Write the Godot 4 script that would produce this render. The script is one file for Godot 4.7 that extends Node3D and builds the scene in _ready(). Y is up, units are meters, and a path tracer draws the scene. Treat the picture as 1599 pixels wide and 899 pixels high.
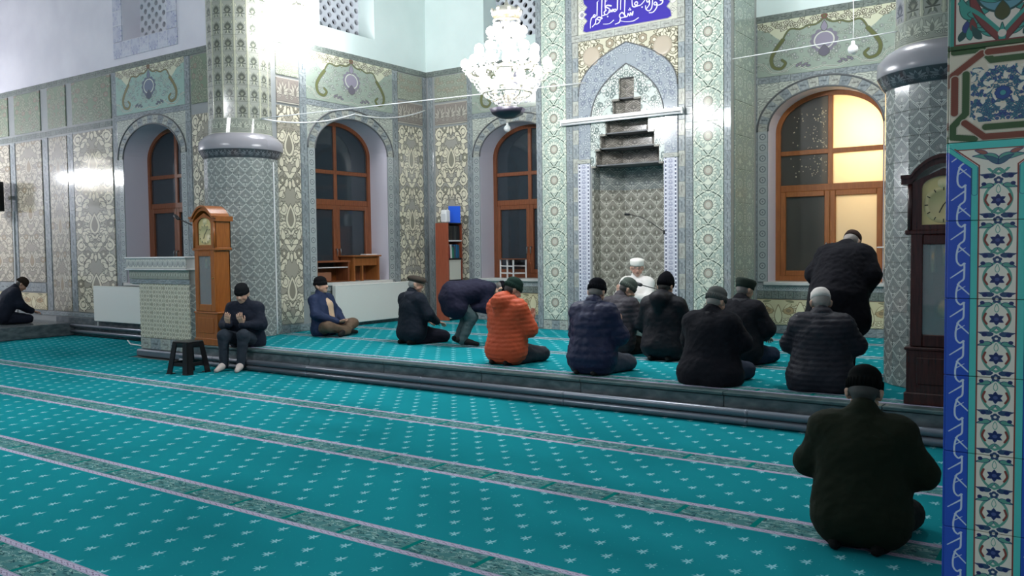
extends Node3D

const HP := 0.28        # height of the raised platform before the prayer niche
const XL := -10.83      # left wall of the bay
const ZW := -12.75      # back wall
const ZB := -11.7       # face of the niche block
const ZA := -8.85       # hall walls left and right of the bay
const CX := -5.98       # axis of the bay
var M := {}
var cache := {}
var names := {}
var rng := RandomNumberGenerator.new()

func _ready() -> void:
	rng.seed = 7
	setup_camera()
	setup_light()
	make_materials()
	build_structure()
	build_walls()
	build_mihrab()
	build_columns()
	build_pillar()
	build_carpets()
	build_furniture()
	build_lamps()
	build_people()
	build_small_things()

func setup_camera() -> void:
	var cam := Camera3D.new()
	cam.name = "camera"
	add_child(cam)
	cam.fov = rad_to_deg(2.0 * atan(449.5 / 1333.32))
	cam.position = Vector3(0, 1.6, 0)
	cam.rotation_order = EULER_ORDER_YXZ
	cam.rotation_degrees = Vector3(-2.664, 34.811, -0.684)
	cam.current = true
	cam.near = 0.05
	cam.far = 100.0

func setup_light() -> void:
	var e := Environment.new()
	e.background_mode = Environment.BG_COLOR
	e.background_color = Color(0.006, 0.008, 0.014)
	e.tonemap_mode = Environment.TONE_MAPPER_LINEAR
	e.tonemap_exposure = 1.0
	e.sdfgi_enabled = true
	e.ssao_enabled = true
	e.ssil_enabled = true
	var w := WorldEnvironment.new()
	w.name = "world_environment"
	w.environment = e
	add_child(w)

func omni(called: String, at: Vector3, energy: float, col: Color, size: float, parent: Node = self) -> OmniLight3D:
	var l := OmniLight3D.new()
	l.name = called
	l.light_color = col
	l.light_energy = energy
	l.light_size = size
	l.omni_range = 40.0
	l.omni_attenuation = 2.0
	l.shadow_enabled = true
	l.position = at
	parent.add_child(l, true)
	return l

# ---------------------------------------------------------------- naming
func numbered(called: String) -> String:
	var n: int = names.get(called, -1) + 1
	names[called] = n
	return called if n == 0 else "%s_%03d" % [called, n]

func thing(called: String, label: String, category: String, at := Vector3.ZERO, turn := 0.0, group := "") -> Node3D:
	var o := Node3D.new()
	o.name = numbered(called)
	add_child(o)
	o.position = at
	o.rotation_degrees.y = turn
	tag(o, label, category, group)
	return o

func tag(o: Node, label: String, category: String, group := "") -> void:
	if label: o.set_meta("label", label)
	if category: o.set_meta("category", category)
	if group: o.set_meta("group", group)

func struct_node(called: String, t := Transform3D.IDENTITY) -> Node3D:
	var o := Node3D.new()
	o.name = called
	o.transform = t
	o.set_meta("kind", "structure")
	add_child(o, true)
	return o

func put(mesh: Mesh, called: String, mat: Material, parent: Node, t := Transform3D.IDENTITY) -> MeshInstance3D:
	var m := MeshInstance3D.new()
	m.mesh = mesh
	m.material_override = mat
	m.transform = t
	m.name = called
	if parent == self:
		m.name = numbered(called)
	parent.add_child(m, true)
	return m

func obj(s: SurfaceTool, called: String, mat: Material, parent: Node, t := Transform3D.IDENTITY) -> MeshInstance3D:
	s.generate_normals()
	return put(s.commit(), called, mat, parent, t)

# ---------------------------------------------------------------- mesh helpers
func mb(smooth := false) -> SurfaceTool:
	var s := SurfaceTool.new()
	s.begin(Mesh.PRIMITIVE_TRIANGLES)
	s.set_smooth_group(0 if smooth else -1)
	return s

func mv(x: float, y: float, z: float) -> Transform3D:
	return Transform3D(Basis.IDENTITY, Vector3(x, y, z))

func rt(x: float, y: float, z: float, rx := 0.0, ry := 0.0, rz := 0.0) -> Transform3D:
	return Transform3D(Basis.from_euler(Vector3(deg_to_rad(rx), deg_to_rad(ry), deg_to_rad(rz))), Vector3(x, y, z))

func face(s: SurfaceTool, p: Array, out: Vector3, uv: Array) -> void:
	var n: Vector3 = (p[1] - p[0]).cross(p[2] - p[0])
	var flip := n.dot(out) < 0.0
	for i in range(1, p.size() - 1):
		var order := [0, i, i + 1] if flip else [0, i + 1, i]
		for k in order:
			s.set_uv(uv[k])
			s.add_vertex(p[k])

func bx(s: SurfaceTool, t: Transform3D, size: Vector3, ch := 0.0, uvr := Rect2(0, 0, 1, 1)) -> void:
	var h := size / 2.0
	var e := h - Vector3.ONE * ch
	var ax := [Vector3(1, 0, 0), Vector3(0, 1, 0), Vector3(0, 0, 1)]
	var emit := func(pts: Array, out: Vector3) -> void:
		var w := []
		var uv := []
		for p in pts:
			w.append(t * p)
			uv.append(uvr.position + Vector2(p.x / size.x + 0.5, 0.5 - p.y / size.y) * uvr.size)
		face(s, w, t.basis * out, uv)
	for a in 3:
		var b := (a + 1) % 3
		var c := (a + 2) % 3
		for sg in [-1.0, 1.0]:
			var o: Vector3 = ax[a] * h[a] * sg
			var u: Vector3 = ax[b] * e[b]
			var v: Vector3 = ax[c] * e[c]
			emit.call([o - u - v, o + u - v, o + u + v, o - u + v], ax[a] * sg)
			if ch > 0.0:
				for sb in [-1.0, 1.0]:
					var p1: Vector3 = ax[a] * h[a] * sg + ax[b] * e[b] * sb
					var p2: Vector3 = ax[a] * e[a] * sg + ax[b] * h[b] * sb
					emit.call([p1 - v, p1 + v, p2 + v, p2 - v], ax[a] * sg + ax[b] * sb)
	if ch > 0.0:
		for sx in [-1.0, 1.0]:
			for sy in [-1.0, 1.0]:
				for sz in [-1.0, 1.0]:
					emit.call([Vector3(h.x * sx, e.y * sy, e.z * sz), Vector3(e.x * sx, h.y * sy, e.z * sz), Vector3(e.x * sx, e.y * sy, h.z * sz)], Vector3(sx, sy, sz))

func box_mesh(size: Vector3, ch := 0.0, uvr := Rect2(0, 0, 1, 1)) -> Mesh:
	var key := [size.snapped(Vector3.ONE * 0.0005), ch, uvr]
	if not cache.has(key):
		var s := mb()
		bx(s, Transform3D.IDENTITY, size, ch, uvr)
		s.generate_normals()
		cache[key] = s.commit()
	return cache[key]

func box(called: String, mat: Material, parent: Node, x0: float, x1: float, y0: float, y1: float, z0: float, z1: float, ch := 0.0) -> MeshInstance3D:
	return put(box_mesh(Vector3(x1 - x0, y1 - y0, z1 - z0), ch), called, mat, parent, mv((x0 + x1) / 2, (y0 + y1) / 2, (z0 + z1) / 2))

func lathe(s: SurfaceTool, t: Transform3D, prof: Array, segs := 24, a0 := 0.0, a1 := TAU, uvs := Vector2(1, 1), sc := Vector3.ONE) -> void:
	var lens := [0.0]
	for i in range(1, prof.size()):
		lens.append(lens[-1] + (prof[i] - prof[i - 1]).length())
	var total: float = maxf(lens[-1], 1e-5)
	for i in prof.size() - 1:
		for j in segs:
			var p := []
			var uv := []
			for k in [[i, j + 1], [i, j], [i + 1, j], [i + 1, j + 1]]:
				var a: float = a0 + (a1 - a0) * k[1] / segs
				var r: Vector2 = prof[k[0]]
				p.append(t * (Vector3(r.x * cos(a), r.y, r.x * sin(a)) * sc))
				uv.append(Vector2(float(k[1]) / segs * uvs.x, (1.0 - lens[k[0]] / total) * uvs.y))
			for q in [[0, 2, 1], [0, 3, 2]]:
				if (p[q[0]] - p[q[1]]).length() > 1e-6 and (p[q[1]] - p[q[2]]).length() > 1e-6 and (p[q[0]] - p[q[2]]).length() > 1e-6:
					for k in q:
						s.set_uv(uv[k])
						s.add_vertex(p[k])

func tube(s: SurfaceTool, pts: Array, rad, sides := 8) -> void:
	var n := pts.size()
	var rings := []
	var d0: Vector3 = (pts[1] - pts[0]).normalized()
	var u: Vector3 = d0.cross(Vector3.UP if absf(d0.y) < 0.9 else Vector3.RIGHT).normalized()
	for i in n:
		var d: Vector3 = (pts[mini(i + 1, n - 1)] - pts[maxi(i - 1, 0)]).normalized()
		u = (u - d * u.dot(d)).normalized()
		var v := d.cross(u)
		var r: float = rad[i] if rad is Array else rad
		var ring := []
		for k in sides:
			var a := TAU * k / sides
			ring.append(pts[i] + (u * cos(a) + v * sin(a)) * r)
		rings.append(ring)
	var z := Vector2.ZERO
	for i in n - 1:
		for k in sides:
			var k2 := (k + 1) % sides
			var mid: Vector3 = (pts[i] + pts[i + 1]) / 2.0
			var q := [rings[i][k], rings[i][k2], rings[i + 1][k2], rings[i + 1][k]]
			face(s, q, (q[0] + q[2]) / 2.0 - mid, [z, z, z, z])
	face(s, rings[0], pts[0] - pts[1], rings[0].map(func(_p): return z))
	face(s, rings[n - 1], pts[n - 1] - pts[n - 2], rings[0].map(func(_p): return z))

# a flat outline (x, y) given thickness from z0 to z1; uv is planar over box
func prism(s: SurfaceTool, t: Transform3D, poly: PackedVector2Array, z0: float, z1: float, uvbox := Rect2()) -> void:
	if uvbox.size == Vector2.ZERO:
		uvbox = Rect2(poly[0], Vector2.ZERO)
		for p in poly: uvbox = uvbox.expand(p)
	var fuv := func(p: Vector2) -> Vector2:
		return Vector2((p.x - uvbox.position.x) / uvbox.size.x, 1.0 - (p.y - uvbox.position.y) / uvbox.size.y)
	var idx := Geometry2D.triangulate_polygon(poly)
	for i in range(0, idx.size(), 3):
		var pf := []
		var pb := []
		var uv := []
		for k in 3:
			var p := poly[idx[i + k]]
			pf.append(t * Vector3(p.x, p.y, z1))
			pb.append(t * Vector3(p.x, p.y, z0))
			uv.append(fuv.call(p))
		face(s, pf, t.basis.z, uv)
		face(s, pb, -t.basis.z, uv)
	var cw := Geometry2D.is_polygon_clockwise(poly)
	for i in poly.size():
		var a := poly[i]
		var b := poly[(i + 1) % poly.size()]
		var n2 := Vector2(b.y - a.y, a.x - b.x) * (-1.0 if cw else 1.0)
		face(s, [t * Vector3(a.x, a.y, z0), t * Vector3(b.x, b.y, z0), t * Vector3(b.x, b.y, z1), t * Vector3(a.x, a.y, z1)], t.basis * Vector3(n2.x, n2.y, 0), [fuv.call(a), fuv.call(b), fuv.call(b), fuv.call(a)])

func arc(cx: float, cy: float, a: float, b: float, n := 24, t0 := PI, t1 := 0.0) -> Array:
	var r := []
	for i in n + 1:
		var t := t0 + (t1 - t0) * i / n
		r.append(Vector2(cx + a * cos(t), cy + b * sin(t)))
	return r

# ---------------------------------------------------------------- painting of tile and carpet prints
func c8(r: int, g: int, b: int) -> Color:
	return Color8(r, g, b)

func canvas(w: int, h: int, col: Color) -> Image:
	var im := Image.create(w, h, false, Image.FORMAT_RGB8)
	im.fill(col)
	return im

func disc(im: Image, x: float, y: float, r: float, col: Color) -> void:
	var y0 := int(ceil(y - r))
	var y1 := int(floor(y + r))
	for yy in range(y0, y1 + 1):
		var h := sqrt(maxf(r * r - (yy - y) * (yy - y), 0.0))
		var x0 := int(round(x - h))
		im.fill_rect(Rect2i(x0, yy, maxi(int(round(x + h)) - x0, 1), 1), col)

func poly(im: Image, pts: Array, col: Color) -> void:
	var y0 := 1e9
	var y1 := -1e9
	for p in pts:
		y0 = minf(y0, p.y)
		y1 = maxf(y1, p.y)
	for yy in range(maxi(int(ceil(y0)), 0), mini(int(floor(y1)), im.get_height() - 1) + 1):
		var xs := []
		for i in pts.size():
			var a: Vector2 = pts[i]
			var b: Vector2 = pts[(i + 1) % pts.size()]
			if (a.y <= yy) != (b.y <= yy):
				xs.append(a.x + (yy - a.y) / (b.y - a.y) * (b.x - a.x))
		xs.sort()
		for i in range(0, xs.size() - 1, 2):
			var x0 := int(round(xs[i]))
			im.fill_rect(Rect2i(x0, yy, maxi(int(round(xs[i + 1])) - x0, 1), 1), col)

func line(im: Image, pts: Array, w: float, col: Color, w2 := -1.0) -> void:
	var r := w / 2.0
	for i in pts.size() - 1:
		var a: Vector2 = pts[i]
		var b: Vector2 = pts[i + 1]
		var n := maxi(int(a.distance_to(b) / maxf(r * 0.6, 1.0)), 1)
		for k in n + 1:
			var f := float(k) / n
			var g := (i + f) / (pts.size() - 1)
			disc(im, lerpf(a.x, b.x, f), lerpf(a.y, b.y, f), r if w2 < 0 else lerpf(r, w2 / 2.0, g), col)

func curve(p: Array, n := 24) -> Array:
	# smooth curve through points
	var r := []
	for i in p.size() - 1:
		var p0: Vector2 = p[maxi(i - 1, 0)]
		var p3: Vector2 = p[mini(i + 2, p.size() - 1)]
		var a: Vector2 = p[i]
		var b: Vector2 = p[i + 1]
		for k in n:
			r.append(a.cubic_interpolate(b, p0, p3, float(k) / n))
	r.append(p[-1])
	return r

func leaf(im: Image, x: float, y: float, ang: float, ln: float, wd: float, col: Color, edge := Color(0, 0, 0, 0), ew := 3.0, bend := 0.0) -> void:
	for pass_ in 2:
		if pass_ == 0 and edge.a == 0.0: continue
		var grow := ew if pass_ == 0 else 0.0
		var a := []
		var b := []
		for i in 13:
			var t := i / 12.0
			var w: float = sin(PI * pow(t, 0.75)) * wd / 2.0 + grow
			var c := Vector2(t * (ln + grow * 2) - grow, bend * t * t * ln)
			a.append(Vector2(x, y) + (c + Vector2(0, w)).rotated(ang))
			b.push_front(Vector2(x, y) + (c - Vector2(0, w)).rotated(ang))
		poly(im, a + b, edge if pass_ == 0 else col)

func rosette(im: Image, x: float, y: float, r: float, n: int, col: Color, mid: Color, edge: Color, ew := 3.0) -> void:
	for i in n:
		var a := TAU * i / n - PI / 2
		disc(im, x + cos(a) * r * 0.62, y + sin(a) * r * 0.62, r * 0.42 + ew, edge)
	for i in n:
		var a := TAU * i / n - PI / 2
		disc(im, x + cos(a) * r * 0.62, y + sin(a) * r * 0.62, r * 0.42, col)
	disc(im, x, y, r * 0.4 + ew * 0.7, edge)
	disc(im, x, y, r * 0.4, mid)

func scroll(im: Image, x: float, y: float, r: float, a0: float, turns: float, w: float, col: Color, edge: Color, ew := 3.0, leaves := 5) -> void:
	var pts := []
	for i in 40:
		var t := i / 39.0
		var a := a0 + turns * TAU * t
		var rr := r * (1.0 - 0.8 * t)
		pts.append(Vector2(x + cos(a) * rr, y + sin(a) * rr))
	line(im, pts, w + ew * 2, edge)
	for i in leaves:
		var k := int(38.0 * i / leaves)
		var d: Vector2 = pts[k + 1] - pts[k]
		leaf(im, pts[k].x, pts[k].y, d.angle() - signf(turns) * 0.9, r * 0.55, r * 0.26, col, edge, ew, -signf(turns) * 0.35)
	line(im, pts, w, col, w * 0.6)
	disc(im, pts[39].x, pts[39].y, w * 1.0 + ew, edge)
	disc(im, pts[39].x, pts[39].y, w * 1.0, col)

func mirror(im: Image) -> void:
	var w := im.get_width() / 2
	var half := im.get_region(Rect2i(0, 0, w, im.get_height()))
	half.flip_x()
	im.blit_rect(half, Rect2i(0, 0, w, im.get_height()), Vector2i(w, 0))

func mottle(im: Image, amount: float, seed_: int, cell := 8) -> void:
	# uneven glaze: a coarse random wash over the print
	var g := RandomNumberGenerator.new()
	g.seed = seed_
	var w := im.get_width()
	var h := im.get_height()
	var small := Image.create(maxi(w / cell, 2), maxi(h / cell, 2), false, Image.FORMAT_RGBA8)
	for y in small.get_height():
		for x in small.get_width():
			var v := g.randf()
			small.set_pixel(x, y, Color(v, v, v * 0.95, amount))
	small.resize(w, h, Image.INTERPOLATE_CUBIC)
	im.convert(Image.FORMAT_RGBA8)
	im.blend_rect(small, Rect2i(0, 0, w, h), Vector2i.ZERO)
	im.convert(Image.FORMAT_RGB8)

func tex(im: Image, halve := true) -> ImageTexture:
	if halve:
		im.resize(im.get_width() / 2, im.get_height() / 2, Image.INTERPOLATE_BILINEAR)
	return ImageTexture.create_from_image(im)

func mat(col: Color, rough := 0.7, metal := 0.0, t: Texture2D = null) -> StandardMaterial3D:
	var m := StandardMaterial3D.new()
	m.albedo_color = col
	m.roughness = rough
	m.metallic = metal
	if t: m.albedo_texture = t
	return m

func glazed(t: Texture2D, rough := 0.11) -> StandardMaterial3D:
	var m := mat(Color.WHITE, rough, 0.0, t)
	m.metallic_specular = 0.5
	return m

# tall panel of pale entwined arabesques
func print_arabesque(w: int, h: int, bg: Color, fg: Color, edge: Color, acc: Color, sd: int) -> Image:
	var im := canvas(w, h, bg)
	var g := RandomNumberGenerator.new()
	g.seed = sd
	var c := w / 2.0
	var ew := w * 0.011
	var st := w * 0.076
	# fill of pale half leaves and buds on the ground
	for i in 34:
		var fx := g.randf() * c
		var fy := g.randf() * h
		scroll(im, fx, fy, w * 0.06, g.randf() * TAU, 1.0 if i % 2 else -1.0, st * 0.45, fg.lerp(bg, 0.25), edge, ew * 0.8, 4)
		leaf(im, g.randf() * c, g.randf() * h, g.randf() * TAU, w * 0.15, w * 0.07, fg.lerp(bg, 0.3), edge, ew * 0.8, 0.3)
	for i in 90:
		leaf(im, g.randf() * c, g.randf() * h, g.randf() * TAU, w * 0.09, w * 0.035, bg.lerp(edge, 0.45))
	var unit: float = h / roundf(h / (w * 1.15))
	var n := int(round(h / unit))
	for k in n:
		var y0: float = unit * k
		var ym: float = y0 + unit * 0.5
		# ogee band
		var og := curve([Vector2(c, y0 + unit * 0.02), Vector2(c * 0.62, y0 + unit * 0.14), Vector2(c * 0.24, y0 + unit * 0.34), Vector2(c * 0.30, ym + unit * 0.12), Vector2(c * 0.66, y0 + unit * 0.84), Vector2(c, y0 + unit * 0.98)])
		line(im, og, st + ew * 2, edge)
		line(im, og, st, fg)
		scroll(im, c * 0.30, y0 + unit * 0.10, w * 0.135, PI * 0.5, 1.2, st * 0.75, fg, edge, ew)
		scroll(im, c * 0.30, y0 + unit * 0.88, w * 0.135, -PI * 0.5, -1.2, st * 0.75, fg, edge, ew)
		scroll(im, c * 0.66, ym - unit * 0.10, w * 0.115, PI * 0.9, -1.1, st * 0.75, fg, edge, ew)
		scroll(im, c * 0.66, ym + unit * 0.18, w * 0.115, PI * 1.2, 1.1, st * 0.75, fg, edge, ew)
		for j in 5:
			var p: Vector2 = og[int(og.size() * (0.15 + 0.16 * j))]
			leaf(im, p.x, p.y, PI + (j - 2) * 0.5, w * 0.20, w * 0.115, fg, edge, ew, 0.3)
			leaf(im, p.x, p.y, (j - 2) * 0.4, w * 0.16, w * 0.10, fg, edge, ew, -0.3)
		rosette(im, c * 0.16, ym + unit * 0.02, w * 0.085, 6, acc, fg, edge, ew)
		rosette(im, c * 0.60, y0 + unit * 0.02, w * 0.075, 6, acc, fg, edge, ew)
		# palmette on the axis
		leaf(im, c, ym + unit * 0.20, -PI / 2, unit * 0.36, w * 0.26, fg, edge, ew)
		leaf(im, c, ym + unit * 0.15, -PI / 2, unit * 0.25, w * 0.15, acc, edge, ew * 0.6)
		for j in 3:
			leaf(im, c, ym + unit * (0.20 + j * 0.03), PI * (0.93 + j * 0.12), w * (0.17 - j * 0.02), w * 0.06, fg, edge, ew, 0.35)
		leaf(im, c, y0 + unit * 0.14, -PI / 2, unit * 0.15, w * 0.10, fg, edge, ew)
		leaf(im, c, y0 + unit * 0.02, PI / 2, unit * 0.13, w * 0.08, fg, edge, ew)
	mirror(im)
	return im

# wide panel over a window: green curled arch, medallion
func print_lambrequin(pale: Color, ground: Color, curl: Color, med: Color) -> Image:
	var w := 768
	var h := 360
	var edge := c8(96, 98, 92)
	var im := canvas(w, h, ground)
	var g := RandomNumberGenerator.new()
	g.seed = 11
	var top := [Vector2(0, 0), Vector2(384, 0), Vector2(384, 12), Vector2(340, 52), Vector2(290, 56), Vector2(250, 70), Vector2(180, 66), Vector2(150, 140), Vector2(110, 110), Vector2(60, 60), Vector2(0, 40)]
	for i in 30:
		scroll(im, g.randf_range(20, 384), g.randf_range(80, 330), 20, g.randf() * TAU, 1.1, 4, ground.lerp(pale, 0.5), ground.lerp(edge, 0.5), 2, 4)
	for i in 46:
		var x := g.randf_range(80, 384)
		var y := g.randf_range(90, 320)
		rosette(im, x, y, g.randf_range(5, 11), 5, ground.lerp(med, 0.45), pale, ground.lerp(edge, 0.6), 1.5)
	for i in 40:
		leaf(im, g.randf_range(10, 384), g.randf_range(60, 350), g.randf() * TAU, 26, 9, ground.lerp(edge, 0.35))
	poly(im, top, c8(206, 206, 180))
	for i in 14:
		var x := 20.0 + i * 26
		scroll(im, x, 20 + 16 * (i % 3), 17, i * 1.3, 1.1, 5, c8(226, 224, 204), c8(104, 100, 84), 3.5, 4)
	var border := curve([Vector2(384, 22), Vector2(340, 58), Vector2(292, 60), Vector2(250, 76), Vector2(186, 70), Vector2(140, 150)])
	line(im, border, 13, edge)
	line(im, border, 8, curl)
	var hook := curve([Vector2(150, 132), Vector2(108, 190), Vector2(84, 246), Vector2(96, 300), Vector2(140, 316), Vector2(166, 286), Vector2(146, 262)])
	line(im, hook, 28, edge, 18)
	line(im, hook, 22, curl, 13)
	# bottom corner clouds
	var cl := curve([Vector2(0, 268), Vector2(44, 282), Vector2(92, 336), Vector2(170, 330), Vector2(220, 300), Vector2(260, 322), Vector2(310, 342), Vector2(384, 330)])
	line(im, cl, 9, pale)
	line(im, cl, 3, edge)
	for i in 5:
		leaf(im, 230 + i * 14, 318 - (i % 2) * 10, -1.2 + i * 0.3, 24, 14, med.darkened(0.15), edge, 2)
	# medallion
	disc(im, 384, 168, 70, edge)
	for i in 12:
		var a := TAU * i / 12
		disc(im, 384 + cos(a) * 62, 168 + sin(a) * 62, 17, med.darkened(0.1))
	disc(im, 384, 168, 58, pale)
	disc(im, 384, 168, 50, med)
	leaf(im, 384, 270, -PI / 2, 70, 60, med.darkened(0.25), edge, 3)
	leaf(im, 384, 110, -PI / 2, 66, 34, med, edge, 3)
	rosette(im, 384, 14, 18, 5, c8(122, 86, 74), curl, edge, 2)
	mirror(im)
	return im

# chain of ogees with a medallion in each, one repeat
func print_ogee(w: int, h: int, bg: Color, fg: Color, edge: Color, acc: Color) -> Image:
	var im := canvas(w, h, bg)
	var c := w / 2.0
	var g := RandomNumberGenerator.new()
	g.seed = 5
	for i in 60:
		leaf(im, g.randf() * c, g.randf() * h, g.randf() * TAU, w * 0.12, w * 0.045, bg.lerp(edge, 0.28))
	for off in [-1.0, 0.0, 1.0]:
		var y0: float = off * h
		var og := curve([Vector2(c, y0), Vector2(c * 0.55, y0 + h * 0.10), Vector2(c * 0.14, y0 + h * 0.24), Vector2(c * 0.10, y0 + h * 0.46), Vector2(c * 0.22, y0 + h * 0.62), Vector2(c * 0.60, y0 + h * 0.78), Vector2(c, y0 + h)])
		line(im, og, w * 0.085, fg)
		line(im, og, w * 0.042, edge)
		for j in 7:
			var p: Vector2 = og[int(og.size() * (0.08 + 0.13 * j))]
			leaf(im, p.x, p.y, PI * 0.15 + j * 0.5, w * 0.16, w * 0.07, fg, bg.lerp(edge, 0.9), 3)
			leaf(im, p.x, p.y, PI * 1.1 + j * 0.35, w * 0.15, w * 0.065, fg, bg.lerp(edge, 0.9), 3)
		var cy := y0 + h * 0.43
		for j in 9:
			leaf(im, c, cy, PI * 0.5 + PI * j / 8.0, w * 0.32, w * 0.12, fg, edge, 3)
		disc(im, c, cy, w * 0.165, edge)
		disc(im, c, cy, w * 0.145, acc)
		disc(im, c, cy, w * 0.09, acc.lerp(fg, 0.5))
		leaf(im, c, y0 + h * 0.86, -PI / 2, h * 0.20, w * 0.24, fg, edge, 2)
		leaf(im, c * 0.5, y0 + h * 0.96, -PI * 0.75, h * 0.14, w * 0.12, fg, edge, 2)
		scroll(im, c * 0.30, y0 + h * 0.98, w * 0.09, 0, 1.1, w * 0.03, fg, bg.lerp(edge, 0.8), 2, 4)
	mirror(im)
	return im

# pointed lattice with a flower in each mesh, one repeat; staggered
func print_lattice(w: int, h: int, bg: Color, fg: Color, edge: Color, acc: Color, pinch := 0.5) -> Image:
	var im := canvas(w, h, bg)
	for k in [Vector2(0.5, 0.5), Vector2(0, 0), Vector2(1, 0), Vector2(0, 1), Vector2(1, 1)]:
		var x: float = k.x * w
		var y: float = k.y * h
		for sx in [-1.0, 1.0]:
			var og := curve([Vector2(x, y - h * 0.5), Vector2(x + sx * w * 0.20 * pinch, y - h * 0.36), Vector2(x + sx * w * 0.46, y - h * 0.12), Vector2(x + sx * w * 0.46, y + h * 0.10), Vector2(x + sx * w * 0.16, y + h * 0.36), Vector2(x, y + h * 0.5)], 12)
			line(im, og, w * 0.085, edge)
			line(im, og, w * 0.05, fg)
	for k in [Vector2(0.5, 0.5), Vector2(0, 0), Vector2(1, 0), Vector2(0, 1), Vector2(1, 1)]:
		var x: float = k.x * w
		var y: float = k.y * h
		for j in 7:
			leaf(im, x, y + h * 0.13, -PI / 2 + (j - 3) * 0.42, h * 0.27, w * 0.11, acc.lerp(fg, 0.12 * (j % 2)), edge, 2)
		leaf(im, x, y + h * 0.12, -PI / 2, h * 0.22, w * 0.14, fg.lerp(acc, 0.25), edge, 2)
		leaf(im, x, y + h * 0.34, -PI / 2, h * 0.17, w * 0.16, edge.lerp(acc, 0.4))
		for sx in [-1.0, 1.0]:
			leaf(im, x, y + h * 0.28, -PI / 2 + sx * 1.1, w * 0.24, w * 0.08, fg, edge, 1.5, sx * 0.4)
		disc(im, x, y - h * 0.40, w * 0.045, fg)
	return im

# rows of flame palmettes between pale uprights
func print_palmettes() -> Image:
	var w := 192
	var h := 192
	var bg := c8(152, 154, 144)
	var dark := c8(84, 88, 80)
	var pale := c8(190, 190, 168)
	var im := canvas(w, h, bg)
	for j in 3:
		leaf(im, 20 + j * 76, 176, -PI / 2 + (j - 1) * 0.5, 60, 22, pale, dark, 2)
	for i in 9:
		var a := -PI / 2 + (i - 4) * 0.27
		leaf(im, 96, 128, a, 92 - absf(i - 4) * 7, 22, dark, c8(112, 114, 104), 2)
	for i in 5:
		leaf(im, 96, 124, -PI / 2 + (i - 2) * 0.35, 46, 10, c8(140, 142, 126))
	im.fill_rect(Rect2i(30, 132, 132, 10), dark)
	for sx in [-1.0, 1.0]:
		leaf(im, 96 + sx * 10, 150, PI / 2 - sx * 0.8, 44, 16, c8(110, 114, 104), dark, 2)
		leaf(im, 96 + sx * 58, 70, -PI / 2 + sx * 0.3, 54, 14, pale, dark, 2)
	im.fill_rect(Rect2i(0, 0, 12, h), pale)
	im.fill_rect(Rect2i(w - 12, 0, 12, h), pale)
	im.fill_rect(Rect2i(12, 0, 3, h), c8(116, 118, 106))
	im.fill_rect(Rect2i(w - 15, 0, 3, h), c8(116, 118, 106))
	return im

# hanging leaf teeth, for cornices
func print_teeth(w: int, h: int, bg: Color, fg: Color, edge: Color, n := 2) -> Image:
	var im := canvas(w, h, bg)
	for i in n:
		var x := w * (i + 0.5) / n
		var u := float(w) / n
		for j in 7:
			leaf(im, x, h * 0.62, -PI / 2 + (j - 3) * 0.5, h * 0.5, u * 0.16, fg, edge, 2)
		leaf(im, x, h * 0.70, -PI / 2, h * 0.42, u * 0.22, edge.lerp(fg, 0.35), fg, 2)
		scroll(im, x - u * 0.33, h * 0.72, u * 0.13, 0, 1.1, u * 0.045, fg, edge, 2, 3)
		scroll(im, x + u * 0.33, h * 0.72, u * 0.13, PI, -1.1, u * 0.045, fg, edge, 2, 3)
		leaf(im, x + u * 0.5, h * 0.05, PI / 2, h * 0.55, u * 0.16, fg.lerp(bg, 0.4), edge, 1.5)
		leaf(im, x - u * 0.5, h * 0.05, PI / 2, h * 0.55, u * 0.16, fg.lerp(bg, 0.4), edge, 1.5)
	im.fill_rect(Rect2i(0, h - 8, w, 8), fg)
	im.fill_rect(Rect2i(0, h - 11, w, 3), edge)
	im.fill_rect(Rect2i(0, 0, w, 5), fg)
	return im

# hexagonal star net
func print_stars() -> Image:
	var w := 208
	var h := 180
	var bg := c8(164, 160, 142)
	var pale := c8(226, 220, 198)
	var dk := c8(134, 132, 120)
	var im := canvas(w, h, bg)
	for k in [Vector2(0.5, 0.5), Vector2(0, 0), Vector2(1, 0), Vector2(0, 1), Vector2(1, 1)]:
		var p := Vector2(k.x * w, k.y * h)
		for i in 6:
			var a := TAU * i / 6 + PI / 6
			var q := p + Vector2(cos(a), sin(a)) * 60
			line(im, [p + Vector2(cos(a - 0.52), sin(a - 0.52)) * 40, q + Vector2(cos(a), sin(a)) * 6], 13, pale)
			line(im, [p + Vector2(cos(a + 0.52), sin(a + 0.52)) * 40, q + Vector2(cos(a), sin(a)) * 6], 13, pale)
		disc(im, p.x, p.y, 37, pale)
		disc(im, p.x, p.y, 29, dk)
		rosette(im, p.x, p.y, 22, 6, c8(150, 150, 138), pale, dk, 2)
	return im

# small florals scattered on a ground
func print_scatter(w: int, h: int, bg: Color, fg: Color, edge: Color, acc: Color, n: int, sd: int, sz := 0.1, mir := true) -> Image:
	var im := canvas(w, h, bg)
	var g := RandomNumberGenerator.new()
	g.seed = sd
	var w2 := w / 2.0 if mir else float(w)
	for i in n:
		var x := g.randf() * w2
		var y := g.randf() * h
		var k := i % 3
		if k == 0:
			scroll(im, x, y, w * sz, g.randf() * TAU, 1.1 if i % 2 else -1.1, w * sz * 0.28, fg, edge, w * sz * 0.09, 4)
		elif k == 1:
			rosette(im, x, y, w * sz * 0.55, 6, acc, fg, edge, w * sz * 0.08)
		else:
			for j in 3:
				leaf(im, x, y, g.randf() * TAU, w * sz * 1.2, w * sz * 0.45, fg, edge, w * sz * 0.07, 0.3)
	if mir: mirror(im)
	return im

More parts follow.
